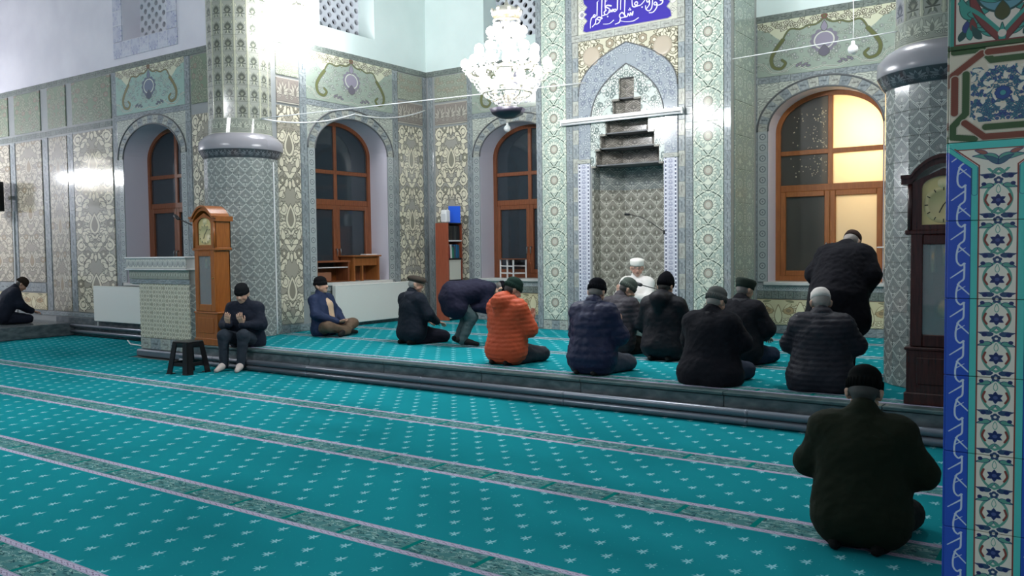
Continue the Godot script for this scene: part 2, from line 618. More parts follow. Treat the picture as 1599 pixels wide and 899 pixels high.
func print_dado() -> Image:
	var im := canvas(384, 320, c8(206, 196, 160))
	var br := c8(126, 110, 84)
	for sx in [0.25]:
		var x: float = 384.0 * sx
		scroll(im, x - 36, 130, 62, 0, 1.3, 14, c8(226, 218, 186), br, 5, 6)
		rosette(im, x + 6, 140, 44, 8, c8(184, 158, 120), c8(150, 134, 108), br, 5)
		leaf(im, 4, 250, -PI / 2, 220, 70, c8(224, 216, 180), br, 5)
		leaf(im, 192, 300, -PI / 2, 230, 60, c8(224, 216, 180), br, 5)
		scroll(im, x + 30, 268, 44, PI, -1.2, 11, c8(226, 218, 186), br, 4, 6)
		scroll(im, x - 50, 290, 30, 0, 1.2, 9, c8(226, 218, 186), br, 4, 5)
		leaf(im, x - 20, 60, 0.4, 90, 34, c8(214, 204, 168), br, 4, 0.4)
		leaf(im, x - 40, 30, -0.2, 70, 24, c8(140, 140, 112), br, 3)
	mirror(im)
	im.fill_rect(Rect2i(0, 0, 384, 5), br)
	return im

# tile with a blue ground, white running vine, turquoise strap and a floral spine
func print_spine_tile(top: bool) -> Image:
	var w := 640
	var h := 640
	var blue := c8(46, 80, 178)
	var turq := c8(80, 186, 176)
	var cream := c8(222, 214, 198)
	var red := c8(128, 62, 52)
	var ink := c8(36, 44, 92)
	var grn := c8(92, 150, 132)
	var im := canvas(w, h, blue)
	var edge := c8(30, 52, 100)
	for sx in [0.0, 1.0]:
		var x0 := 84.0 if sx == 0.0 else 560.0
		# angular white vine
		var pale := c8(196, 206, 218)
		for i in 3:
			var y := -80.0 + i * 320.0
			var x := x0 - 70.0
			line(im, curve([Vector2(x + 49, y), Vector2(x + 44, y + 50), Vector2(x + 49, y + 100), Vector2(x + 72, y + 128), Vector2(x + 92, y + 116), Vector2(x + 94, y + 180), Vector2(x + 90, y + 240), Vector2(x + 62, y + 272), Vector2(x + 49, y + 320)], 10), 13, pale)
			line(im, [Vector2(x + 90, y + 160), Vector2(x + 8, y + 232)], 13, pale, 8)
			line(im, [Vector2(x + 54, y + 284), Vector2(x + 132, y + 372)], 13, pale, 9)
			line(im, [Vector2(x + 49, y + 20), Vector2(x + 100, y - 20)], 8, pale, 5)
			disc(im, x + 94, y + 112, 9, pale)
	var xa := 198.0
	var xb := 424.0
	im.fill_rect(Rect2i(142, 0, 338, h), edge)
	im.fill_rect(Rect2i(146, 0, 330, h), turq)
	im.fill_rect(Rect2i(188, 0, 246, h), red)
	im.fill_rect(Rect2i(198, 0, 226, h), cream)
	var c := (xa + xb) / 2.0
	for i in 2:
		var y := h * (i + 0.5) / 2.0
		for s2 in [-1.0, 1.0]:
			var stem := curve([Vector2(c, y - 150), Vector2(c + s2 * 66, y - 80), Vector2(c + s2 * 82, y), Vector2(c + s2 * 52, y + 74), Vector2(c, y + 110)], 14)
			line(im, stem, 17, grn)
			line(im, curve([Vector2(c + s2 * 66, y - 44), Vector2(c + s2 * 78, y), Vector2(c + s2 * 60, y + 40)], 8), 15, red)
			leaf(im, c + s2 * 30, y - 118, -PI / 2 + s2 * 1.4, 78, 34, grn, ink, 4, s2 * 0.4)
			leaf(im, c + s2 * 20, y + 120, PI / 2 - s2 * 1.3, 84, 36, ink.lerp(grn, 0.3), ink, 3, -s2 * 0.4)
			disc(im, c + s2 * 74, y + 128, 17, ink)
			disc(im, c + s2 * 88, y - 132, 15, ink)
			leaf(im, c, y + 60, PI / 2 + s2 * 0.7, 70, 20, grn, ink, 2)
		disc(im, c, y, 56, cream)
		for j in 6:
			leaf(im, c, y, TAU * j / 6 + PI / 6, 52, 32, ink)
		disc(im, c, y, 15, c8(70, 80, 130))
		rosette(im, c, y + 160, 26, 5, ink.lerp(grn, 0.25), cream, ink, 3)
		rosette(im, c, y - 160, 26, 5, ink.lerp(grn, 0.25), cream, ink, 3)
		leaf(im, c, y - 60, -PI / 2, 60, 22, cream, grn, 4)
	if top:
		# the strap turns outwards and closes the field
		poly(im, [Vector2(0, 0), Vector2(w, 0), Vector2(w, 70), Vector2(0, 70)], turq)
		poly(im, [Vector2(40, 60), Vector2(590, 60), Vector2(424, 220), Vector2(198, 220)], cream)
		line(im, [Vector2(4, 56), Vector2(166, 210), Vector2(166, 420)], 38, edge)
		line(im, [Vector2(4, 56), Vector2(166, 210), Vector2(166, 420)], 32, turq)
		line(im, [Vector2(40, 52), Vector2(193, 196), Vector2(193, 420)], 10, red)
		line(im, [Vector2(620, 56), Vector2(455, 210), Vector2(455, 420)], 38, edge)
		line(im, [Vector2(620, 56), Vector2(455, 210), Vector2(455, 420)], 32, turq)
		line(im, [Vector2(584, 52), Vector2(428, 196), Vector2(428, 420)], 10, red)
		line(im, [Vector2(50, 62), Vector2(580, 62)], 8, red)
		for s2 in [-1.0, 1.0]:
			leaf(im, c, 150, -PI / 2 + s2 * 1.0, 150, 54, grn, ink, 4, s2 * 0.4)
			leaf(im, c + s2 * 70, 100, -PI / 2 + s2 * 1.2, 80, 30, red.lerp(cream, 0.2), ink, 3)
			leaf(im, c, 190, -PI / 2 + s2 * 0.6, 110, 40, ink.lerp(grn, 0.5), ink, 3, s2 * 0.3)
	return im

func print_interlace() -> Image:
	var cream := c8(206, 194, 172)
	var gn := c8(58, 84, 48)
	var br := c8(118, 62, 46)
	var im := canvas(640, 680, cream)
	var sc := print_scatter(400, 400, cream, c8(64, 120, 128), c8(48, 58, 96), c8(52, 70, 130), 150, 21, 0.05)
	im.blit_rect(sc, Rect2i(0, 0, 400, 400), Vector2i(130, 140))
	for i in 26:
		leaf(im, 140 + (i % 6) * 70, 160 + (i / 6) * 84, i * 1.9, 66, 30, c8(214, 206, 190))
	rosette(im, 330, 340, 46, 8, c8(50, 76, 132), c8(70, 140, 140), c8(44, 52, 90), 4)
	var seg := func(a: Array, col: Color) -> void:
		line(im, a, 62, cream.darkened(0.12))
		line(im, a, 46, col)
	seg.call([Vector2(30, 10), Vector2(200, 10), Vector2(260, 96), Vector2(540, 96), Vector2(640, 10)], gn)
	seg.call([Vector2(10, 250), Vector2(10, 190), Vector2(200, 40)], br)
	seg.call([Vector2(240, 34), Vector2(540, 34), Vector2(640, 120)], br)
	seg.call([Vector2(34, 210), Vector2(34, 460)], br)
	seg.call([Vector2(104, 180), Vector2(104, 470), Vector2(24, 560), Vector2(24, 640), Vector2(160, 660)], gn)
	seg.call([Vector2(100, 540), Vector2(220, 650), Vector2(540, 650)], br)
	seg.call([Vector2(230, 580), Vector2(530, 580), Vector2(640, 660)], gn)
	seg.call([Vector2(560, 190), Vector2(560, 480), Vector2(640, 560)], br)
	return im

func print_bouquet() -> Image:
	var cream := c8(208, 198, 184)
	var im := canvas(640, 640, cream)
	var tq := c8(66, 142, 128)
	var dk := c8(44, 74, 70)
	var red := c8(118, 60, 56)
	var bl := c8(56, 66, 120)
	var c := 320.0
	for k in 5:
		leaf(im, c - 30 - k * 40, 560 - k * 30, PI * 1.1 + k * 0.14, 170, 60, tq, dk, 5, 0.35)
		leaf(im, 60 + k * 34, 580 - (k % 2) * 50, -1.2 - k * 0.3, 110, 44, [dk, bl, tq, red, dk][k], dk, 3, 0.3)
		leaf(im, 30 + k * 20, 120 + k * 70, -0.6 + k * 0.2, 140, 56, tq.lerp(dk, 0.3 * (k % 2)), dk, 4, -0.3)
	var vine := curve([Vector2(c, 600), Vector2(210, 470), Vector2(150, 330), Vector2(180, 170), Vector2(250, 40)])
	line(im, vine, 60, red.darkened(0.3))
	line(im, vine, 46, red)
	line(im, curve([Vector2(c, 560), Vector2(190, 420), Vector2(60, 320)]), 26, tq)
	disc(im, c, 250, 170, dk)
	disc(im, c, 250, 156, c8(96, 140, 150))
	for k in 9:
		leaf(im, c, 330, -PI / 2 + (k - 4) * 0.33, 190, 60, [tq, bl.lerp(tq, 0.4)][k % 2], dk, 4)
	leaf(im, c, 470, -PI / 2, 130, 90, c8(70, 74, 40), dk, 4)
	leaf(im, c, 640, -PI / 2, 150, 40, tq, dk, 4)
	disc(im, c, 560, 26, cream)
	mirror(im)
	im.fill_rect(Rect2i(0, 0, 26, 640), c8(66, 142, 128))
	im.fill_rect(Rect2i(26, 0, 12, 640), red)
	im.fill_rect(Rect2i(0, 612, 640, 28), c8(58, 84, 48))
	im.fill_rect(Rect2i(26, 602, 640, 10), red)
	return im

# blue cartouche with the white verse, strokes written from right to left
func print_verse() -> Image:
	var w := 1120
	var h := 400
	var cream := c8(198, 198, 182)
	var im := canvas(w, h, cream)
	var edge := c8(110, 110, 108)
	var blue := c8(58, 46, 150)
	var shape := [Vector2(60, 30), Vector2(100, 14), Vector2(w - 100, 14), Vector2(w - 60, 30), Vector2(w - 70, 90), Vector2(w - 110, 130), Vector2(w - 70, 175), Vector2(w - 104, 200), Vector2(w - 70, 225), Vector2(w - 110, 270), Vector2(w - 70, 310), Vector2(w - 60, 370), Vector2(w - 100, 386), Vector2(100, 386), Vector2(60, 370), Vector2(70, 310), Vector2(110, 270), Vector2(70, 225), Vector2(104, 200), Vector2(70, 175), Vector2(110, 130), Vector2(70, 90)]
	for sx in [0.0, 1.0]:
		var x := 50.0 if sx == 0.0 else w - 50.0
		rosette(im, x, 200, 46, 8, c8(224, 224, 210), c8(150, 146, 160), edge, 4)
		scroll(im, x, 90, 34, 0, 1.2, 9, c8(222, 222, 206), edge, 3)
		scroll(im, x, 310, 34, 0, -1.2, 9, c8(222, 222, 206), edge, 3)
	poly(im, shape, blue)
	line(im, shape + [shape[0]], 9, c8(150, 148, 150))
	var wh := c8(226, 222, 236)
	var pen := func(pts: Array, wd := 15.0) -> void:
		line(im, curve(pts, 12), wd, wh, wd * 0.62)
	var V := func(x: float, y: float) -> Vector2: return Vector2(x, y)
	# fa, waw, lam
	disc(im, 950, 190, 19, wh); disc(im, 950, 190, 8, blue); disc(im, 946, 136, 8, wh)
	pen.call([V.call(966, 188), V.call(962, 226), V.call(930, 242), V.call(896, 236)])
	disc(im, 886, 222, 19, wh); disc(im, 886, 222, 8, blue)
	pen.call([V.call(902, 222), V.call(900, 262), V.call(862, 300), V.call(820, 300)])
	pen.call([V.call(862, 74), V.call(858, 150), V.call(850, 246), V.call(822, 280), V.call(786, 262), V.call(780, 226)])
	# waw, jim, ha, kaf
	disc(im, 806, 180, 19, wh); disc(im, 806, 180, 8, blue)
	pen.call([V.call(822, 180), V.call(820, 222), V.call(784, 260)])
	pen.call([V.call(790, 132), V.call(756, 122), V.call(734, 136), V.call(776, 160), V.call(730, 206), V.call(690, 212)])
	disc(im, 742, 232, 8, wh)
	disc(im, 676, 186, 22, wh); disc(im, 676, 186, 10, blue)
	pen.call([V.call(690, 212), V.call(650, 214), V.call(632, 190), V.call(628, 70)])
	pen.call([V.call(664, 96), V.call(640, 120), V.call(662, 140)], 9.0)
	# shin, ta, ra
	pen.call([V.call(640, 262), V.call(630, 292), V.call(612, 268), V.call(604, 294), V.call(584, 270), V.call(576, 296), V.call(540, 300)])
	disc(im, 596, 236, 7, wh); disc(im, 614, 238, 7, wh); disc(im, 605, 222, 7, wh)
	pen.call([V.call(552, 70), V.call(548, 180), V.call(544, 292)])
	pen.call([V.call(556, 292), V.call(520, 250), V.call(490, 268), V.call(500, 298), V.call(556, 298)])
	pen.call([V.call(500, 298), V.call(486, 340), V.call(440, 352)])
	# alif lam mim sin jim dal
	pen.call([V.call(506, 84), V.call(502, 150), V.call(500, 216)])
	pen.call([V.call(470, 76), V.call(466, 150), V.call(462, 208), V.call(440, 222)])
	disc(im, 436, 214, 17, wh); disc(im, 436, 214, 7, blue)
	pen.call([V.call(424, 220), V.call(412, 200), V.call(402, 222), V.call(388, 202), V.call(380, 222), V.call(362, 224)])
	pen.call([V.call(392, 162), V.call(350, 150), V.call(330, 164), V.call(372, 190), V.call(352, 236), V.call(318, 240)])
	disc(im, 352, 262, 8, wh)
	pen.call([V.call(334, 196), V.call(312, 214), V.call(318, 240), V.call(282, 244)])
	# alif lam ha ra alif mim
	pen.call([V.call(326, 92), V.call(322, 150), V.call(326, 190)])
	pen.call([V.call(286, 84), V.call(282, 180), V.call(280, 266), V.call(258, 280)])
	pen.call([V.call(286, 270), V.call(250, 252), V.call(226, 266), V.call(262, 290), V.call(236, 316), V.call(206, 316)])
	pen.call([V.call(214, 270), V.call(206, 308), V.call(170, 338)])
	pen.call([V.call(232, 104), V.call(230, 180), V.call(226, 236)])
	disc(im, 196, 232, 18, wh); disc(im, 196, 232, 8, blue)
	pen.call([V.call(206, 238), V.call(166, 246), V.call(150, 290), V.call(148, 346)])
	# long sweeps and vowel marks
	pen.call([V.call(700, 330), V.call(640, 352), V.call(560, 346), V.call(500, 330)], 10.0)
	pen.call([V.call(420, 310), V.call(370, 336), V.call(300, 330)], 10.0)
	for k in 16:
		var x := 180.0 + k * 48
		line(im, [Vector2(x, 60 + (k * 37) % 60), Vector2(x + 22, 50 + (k * 37) % 60)], 6, wh)
	return im

func print_carpet_field() -> Image:
	# one repeat: 0.2527 m across, 0.3152 m along, two staggered sprigs
	var w := 512
	var h := 640
	var base := c8(30, 134, 143)
	var im := canvas(w, h, base)
	var pale := c8(146, 202, 212)
	var mid := c8(70, 172, 176)
	for k in [Vector2(0.25, 0.25), Vector2(0.75, 0.75)]:
		var x: float = k.x * w
		var y: float = k.y * h
		# sprig lying along the room's depth: two long wings, a small bloom between
		leaf(im, x + 8, y, -PI / 2 - 0.15, 92, 26, pale, Color(0, 0, 0, 0), 3.0, 0.25)
		leaf(im, x + 8, y, PI / 2 + 0.2, 86, 24, pale, Color(0, 0, 0, 0), 3.0, -0.25)
		leaf(im, x, y, PI + 0.75, 74, 26, pale)
		leaf(im, x, y, PI - 0.75, 74, 26, pale)
		leaf(im, x - 4, y, PI, 84, 20, pale)
		leaf(im, x, y + 6, 0.6, 64, 20, pale)
		leaf(im, x, y - 6, -0.6, 60, 18, pale)
		disc(im, x - 22, y, 9, mid)
		disc(im, x + 128, y + 14, 7, mid)
		disc(im, x + 120, y - 92, 6, c8(44, 156, 160))
		disc(im, x, y - 96, 5, c8(60, 166, 168))
	return im

func print_carpet_stripe() -> Image:
	var w := 1024
	var h := 600
	var im := canvas(w, h, c8(78, 130, 132))
	var lav := c8(188, 182, 204)
	var g := RandomNumberGenerator.new()
	g.seed = 3
	for i in 260:
		var x := g.randf() * w
		var y := g.randf_range(110, 490)
		var col: Color = [c8(136, 172, 166), c8(112, 154, 150), c8(46, 84, 94), c8(146, 182, 182)][i % 4]
		if i % 3 == 0:
			scroll(im, x, y, 26, g.randf() * TAU, 1.1, 7, col, c8(50, 96, 96), 2, 3)
		else:
			leaf(im, x, y, g.randf() * TAU, 60, 18, col)
	for x in [0, 500]:
		im.fill_rect(Rect2i(x, 90, 36, 420), c8(16, 122, 116))
	for y in [0, 500]:
		im.fill_rect(Rect2i(0, y, w, 100), lav)
		im.fill_rect(Rect2i(0, y + 8, w, 6), c8(120, 120, 146))
		im.fill_rect(Rect2i(0, y + 84, w, 6), c8(120, 120, 146))
		for i in 32:
			leaf(im, i * 32 + 4, y + 52 + (8 if i % 2 else -8), 0.5 if i % 2 else -0.5, 26, 13, c8(118, 96, 122))
			disc(im, i * 32 + 28, y + 50, 5, c8(70, 72, 104))
	return im

# ---------------------------------------------------------------- materials
func noise_tex(freq: float, lo: Color, hi: Color, sd := 1, size := 256, stretch := 1.0) -> NoiseTexture2D:
	var n := FastNoiseLite.new()
	n.seed = sd
	n.frequency = freq
	n.fractal_octaves = 4
	var t := NoiseTexture2D.new()
	t.width = size
	t.height = size
	t.seamless = true
	t.noise = n
	var g := Gradient.new()
	g.set_color(0, lo)
	g.set_color(1, hi)
	t.color_ramp = g
	return t

func tri(m: StandardMaterial3D, sc: Vector3) -> StandardMaterial3D:
	m.uv1_triplanar = true
	m.uv1_scale = sc
	return m

func make_materials() -> void:
	M.plaster_mint = tri(mat(Color.WHITE, 0.85, 0.0, noise_tex(0.01, c8(212, 226, 223), c8(222, 235, 232), 3)), Vector3.ONE * 0.3)
	M.plaster_white = tri(mat(Color.WHITE, 0.85, 0.0, noise_tex(0.01, c8(212, 210, 220), c8(226, 224, 232), 4)), Vector3.ONE * 0.3)
	M.reveal = mat(c8(206, 201, 212), 0.8)
	M.tile_ground = mat(c8(146, 150, 150), 0.35)
	M.backing = mat(c8(150, 152, 148), 0.6)
	M.ceiling = mat(c8(214, 216, 214), 0.9)
	M.pierced = mat(c8(208, 210, 218), 0.8)
	M.night = mat(c8(14, 16, 22), 0.9)
	M.wood = tri(mat(Color.WHITE, 0.42, 0.0, noise_tex(0.012, c8(112, 62, 36), c8(140, 82, 50), 8)), Vector3(9, 0.8, 9))
	M.wood_warm = tri(mat(Color.WHITE, 0.4, 0.0, noise_tex(0.012, c8(138, 82, 40), c8(166, 102, 54), 9)), Vector3(9, 0.8, 9))
	M.oak = tri(mat(Color.WHITE, 0.3, 0.0, noise_tex(0.014, c8(132, 72, 22), c8(168, 98, 40), 10)), Vector3(10, 0.9, 10))
	M.oak_dark = tri(mat(Color.WHITE, 0.35, 0.0, noise_tex(0.014, c8(98, 50, 16), c8(126, 70, 28), 11)), Vector3(10, 0.9, 10))
	M.mahogany = tri(mat(Color.WHITE, 0.22, 0.0, noise_tex(0.014, c8(46, 18, 16), c8(70, 28, 24), 12)), Vector3(10, 0.9, 10))
	M.board = tri(mat(Color.WHITE, 0.5, 0.0, noise_tex(0.012, c8(136, 66, 42), c8(156, 80, 54), 13)), Vector3(8, 0.8, 8))
	M.black = mat(c8(20, 20, 22), 0.4)
	M.black_plastic = mat(c8(18, 18, 20), 0.28)
	M.white_enamel = mat(c8(226, 226, 220), 0.35)
	M.white_plastic = mat(c8(232, 232, 232), 0.4)
	M.white_paint = mat(c8(222, 220, 218), 0.4)
	M.pipe = mat(c8(112, 118, 128), 0.28, 0.35)
	M.brass = mat(c8(176, 142, 78), 0.25, 0.9)
	M.gilt_dial = mat(c8(216, 198, 140), 0.35, 0.3)
	M.steel = mat(c8(150, 150, 150), 0.3, 0.9)
	M.cable = mat(c8(226, 226, 226), 0.6)
	M.marble = tri(mat(Color.WHITE, 0.25, 0.0, noise_tex(0.02, c8(68, 76, 80), c8(110, 117, 120), 14)), Vector3(0.9, 2.0, 0.9))
	M.marble_edge = tri(mat(Color.WHITE, 0.3, 0.0, noise_tex(0.03, c8(54, 74, 76), c8(88, 106, 106), 15)), Vector3(1, 2, 1))
	M.sill_stone = mat(c8(196, 196, 192), 0.35)
	M.lead = mat(c8(92, 94, 96), 0.5)
	var gl := mat(Color(0.24, 0.28, 0.31, 0.6), 0.06)
	gl.transparency = BaseMaterial3D.TRANSPARENCY_ALPHA
	M.pane_dark = gl
	var gc := mat(Color(0.85, 0.9, 0.9, 0.14), 0.03)
	gc.transparency = BaseMaterial3D.TRANSPARENCY_ALPHA
	M.clear_glass = gc
	# tile prints
	var grey_ground := c8(158, 156, 148)
	var cream := c8(220, 214, 192)
	var ink := c8(100, 98, 90)
	M.t_tall = glazed(tex(print_arabesque(448, 1792, grey_ground, cream, ink, c8(138, 136, 122), 1)))
	M.t_tall_warm = glazed(tex(print_arabesque(448, 1792, c8(162, 156, 142), c8(220, 212, 190), c8(108, 104, 94), c8(142, 136, 122), 2)))
	M.t_faded = glazed(tex(print_arabesque(320, 1280, c8(152, 146, 134), c8(188, 180, 162), c8(116, 112, 102), c8(152, 138, 116), 6)))
	M.t_lamb = glazed(tex(print_lambrequin(c8(202, 204, 192), c8(150, 162, 150), c8(104, 108, 70), c8(142, 136, 152))))
	M.t_lamb_blue = glazed(tex(print_lambrequin(c8(210, 214, 198), c8(150, 178, 168), c8(124, 116, 78), c8(112, 122, 140))))
	M.t_ogee = glazed(tex(print_ogee(416, 444, c8(176, 190, 178), c8(210, 216, 200), c8(82, 98, 90), c8(160, 154, 142))))
	M.t_green = glazed(tex(print_ogee(320, 512, c8(152, 164, 156), c8(182, 192, 180), c8(122, 134, 126), c8(160, 168, 162))))
	M.t_niche = glazed(tex(print_lattice(256, 320, c8(146, 144, 134), c8(204, 202, 188), c8(96, 96, 88), c8(116, 114, 104), 0.5)))
	M.t_muq = glazed(tex(print_lattice(256, 200, c8(128, 124, 116), c8(168, 164, 154), c8(84, 82, 78), c8(112, 110, 104), 1.4)))
	M.t_hex = glazed(tex(print_lattice(256, 220, c8(132, 138, 134), c8(176, 180, 172), c8(90, 94, 94), c8(122, 128, 128), 2.0)))
	M.t_col = glazed(tex(print_lattice(256, 320, c8(132, 138, 136), c8(194, 198, 192), c8(88, 94, 94), c8(146, 150, 146), 0.6)))
	M.t_palm = glazed(tex(print_palmettes()))
	M.t_teeth_dark = glazed(tex(print_teeth(256, 160, c8(70, 72, 76), c8(120, 120, 124), c8(44, 46, 52))))
	M.t_teeth_pale = glazed(tex(print_teeth(256, 160, c8(214, 212, 202), c8(182, 184, 180), c8(120, 122, 120))))
	M.t_teeth_mid = glazed(tex(print_teeth(256, 160, c8(150, 154, 142), c8(186, 188, 172), c8(92, 96, 90))))
	M.t_stars = glazed(tex(print_stars()), 0.25)
	M.t_dado = glazed(tex(print_dado()))
	M.t_spandrel = glazed(tex(print_scatter(512, 420, c8(178, 182, 172), c8(200, 204, 192), c8(134, 138, 132), c8(166, 168, 160), 90, 31, 0.05)))
	M.t_rose = glazed(tex(print_scatter(640, 320, c8(196, 192, 170), c8(212, 208, 186), c8(100, 96, 80), c8(156, 144, 124), 70, 33, 0.07)))
	M.t_blue_fine = glazed(tex(print_scatter(512, 512, c8(146, 154, 160), c8(178, 184, 186), c8(104, 112, 122), c8(124, 130, 144), 260, 35, 0.03)))
	M.t_tymp = glazed(tex(print_scatter(512, 512, c8(192, 200, 194), c8(216, 220, 212), c8(78, 90, 88), c8(124, 136, 132), 170, 37, 0.045)))
	M.t_drops = glazed(tex(print_teeth(384, 160, c8(140, 132, 126), c8(182, 176, 164), c8(96, 92, 90), 3)))
	M.t_up = glazed(tex(print_scatter(320, 320, c8(146, 152, 138), c8(168, 174, 158), c8(122, 126, 114), c8(156, 146, 132), 40, 39, 0.10)))
	M.t_up_green = glazed(tex(print_scatter(320, 320, c8(124, 138, 116), c8(148, 156, 134), c8(108, 114, 98), c8(150, 132, 120), 40, 41, 0.10)))
	M.t_coln = glazed(tex(print_colonnette()))
	M.t_verse = glazed(tex(print_verse()), 0.22)
	M.t_spine = glazed(tex(print_spine_tile(false)), 0.22)
	M.t_spine_top = glazed(tex(print_spine_tile(true)), 0.22)
	M.t_inter = glazed(tex(print_interlace()), 0.22)
	M.t_bouquet = glazed(tex(print_bouquet()), 0.22)
	M.ring_tile = glazed(tex(print_ring_tile()))
	M.border = []
	for i in 3:
		M.border.append(glazed(tex(print_border_tile(i, c8(150, 158, 160), c8(122, 130, 136)))))
	M.top_band = []
	for i in 3:
		M.top_band.append(glazed(tex(print_border_tile(i + 5, c8(122, 130, 124), c8(102, 110, 106)))))
	M.pale_band = []
	for i in 2:
		M.pale_band.append(glazed(tex(print_border_tile(i + 9, c8(184, 186, 176), c8(150, 152, 146)))))
	var f := mat(Color.WHITE, 0.95, 0.0, tex(print_carpet_field()))
	f.vertex_color_use_as_albedo = true
	f.metallic_specular = 0.0
	M.carpet = f
	var st := mat(Color.WHITE, 0.95, 0.0, tex(print_carpet_stripe()))
	st.vertex_color_use_as_albedo = true
	st.metallic_specular = 0.0
	M.stripe = st

func print_colonnette() -> Image:
	var im := canvas(160, 192, c8(194, 196, 206))
	for x in [14, 132]:
		im.fill_rect(Rect2i(x, 0, 16, 192), c8(88, 92, 112))
		for k in 4:
			disc(im, x + 8, k * 48 + 24, 9, c8(226, 228, 232))
			im.fill_rect(Rect2i(x - 1, k * 48 + 14, 18, 20), c8(222, 224, 230))
	for k in 3:
		rosette(im, 80, 32 + k * 64, 20, 6, c8(164, 166, 184), c8(204, 206, 212), c8(130, 132, 152), 2)
		leaf(im, 80, 62 + k * 64, -0.6, 40, 14, c8(150, 154, 172))
		leaf(im, 80, 62 + k * 64, PI + 0.6, 40, 14, c8(150, 154, 172))
	return im

func print_ring_tile() -> Image:
	var im := canvas(96, 96, c8(166, 172, 172))
	disc(im, 48, 48, 30, c8(116, 124, 126))
	disc(im, 48, 48, 20, c8(178, 182, 180))
	disc(im, 48, 48, 9, c8(120, 126, 130))
	im.fill_rect(Rect2i(0, 0, 96, 4), c8(120, 126, 126))
	im.fill_rect(Rect2i(0, 92, 96, 4), c8(120, 126, 126))
	return im

func print_border_tile(i: int, a: Color, b: Color) -> Image:
	var im := canvas(128, 128, a.lerp(b, [0.1, 0.3, 0.55][i % 3]))
	var g := RandomNumberGenerator.new()
	g.seed = 100 + i
	for k in 16:
		leaf(im, g.randf() * 128, g.randf() * 128, g.randf() * TAU, 40, 16, a.lerp(b, g.randf()))
	leaf(im, 30, 64, 0.0, 34, 18, b.darkened(0.12))
	leaf(im, 98, 64, PI, 34, 18, b.darkened(0.12))
	disc(im, 64, 64, 9, b.darkened(0.2))
	mottle(im, 0.10, 50 + i, 16)
	return im

# ---------------------------------------------------------------- shell
func build_structure() -> void:
	var fl := struct_node("floor")
	box("slab", mat(c8(90, 90, 88), 0.9), fl, -22.5, 8.5, -0.35, -0.012, -13.3, 9.5)
	var ce := struct_node("ceiling")
	box("slab", M.ceiling, ce, -22.5, 8.5, 8.5, 8.8, -13.3, 9.5)
	var th := 0.5
	for d in [["wall_far_left", -22.5, -22.0, -9.35, 9.5], ["wall_far_right", 8.0, 8.5, -9.35, 9.5], ["wall_rear", -22.5, 8.5, 9.0, 9.5]]:
		var w := struct_node(d[0])
		box("masonry", M.plaster_white, w, d[1], d[2], 0, 8.5, d[3], d[4])
	# raised platform: core, riser slabs of marble with open joints, edge stones
	var pf := struct_node("trim_1")
	box("column_plinth", M.marble, pf, -11.8, -10.985, 0.0, HP, ZA + 0.03, -8.08)
	box("platform_core", M.backing, pf, -10.98, 7.99, 0, HP - 0.035, ZW, -7.44)
	var x := -10.98
	var lens := [1.25, 1.4, 1.3, 1.45, 1.25, 1.5, 1.35, 1.4, 1.3, 1.3, 1.3, 1.3, 1.3, 1.3, 1.3]
	for k in 14:
		var x1: float = minf(x + lens[k], 7.99)
		if x1 - x < 0.05: break
		box("riser_slab", M.marble, pf, x + 0.003, x1 - 0.003, 0.0, HP - 0.04, -7.44, -7.42, 0.004)
		box("edge_stone", M.marble_edge, pf, x + 0.002, x1 - 0.002, HP - 0.035, HP - 0.003, -7.56, -7.40, 0.006)
		x = x1
	# heating pipes along the riser
	for k in 2:
		var y: float = [0.115, 0.04][k]
		var s := mb(true)
		tube(s, [Vector3(-10.95, y, -7.345), Vector3(-1.0, y, -7.345), Vector3(7.9, y, -7.345)], 0.036, 12)
		var p := obj(s, "heating_pipe", M.pipe, self)
		tag(p, ["upper grey heating pipe along the marble platform step", "lower grey heating pipe on the carpet along the platform step"][k], "pipe")
		for j in 6:
			var s2 := mb(true)
			tube(s2, [Vector3(-10.2 + j * 1.9, y, -7.345), Vector3(-10.17 + j * 1.9, y, -7.345)], 0.0372, 12)
			obj(s2, "coupling", M.pipe, p)
	# low marble ledge at the far left
	var lg := struct_node("trim_2")
	box("ledge_core", M.marble, lg, -21.9, -16.6, 0.002, 0.25, ZA + 0.035, -5.4, 0.012)

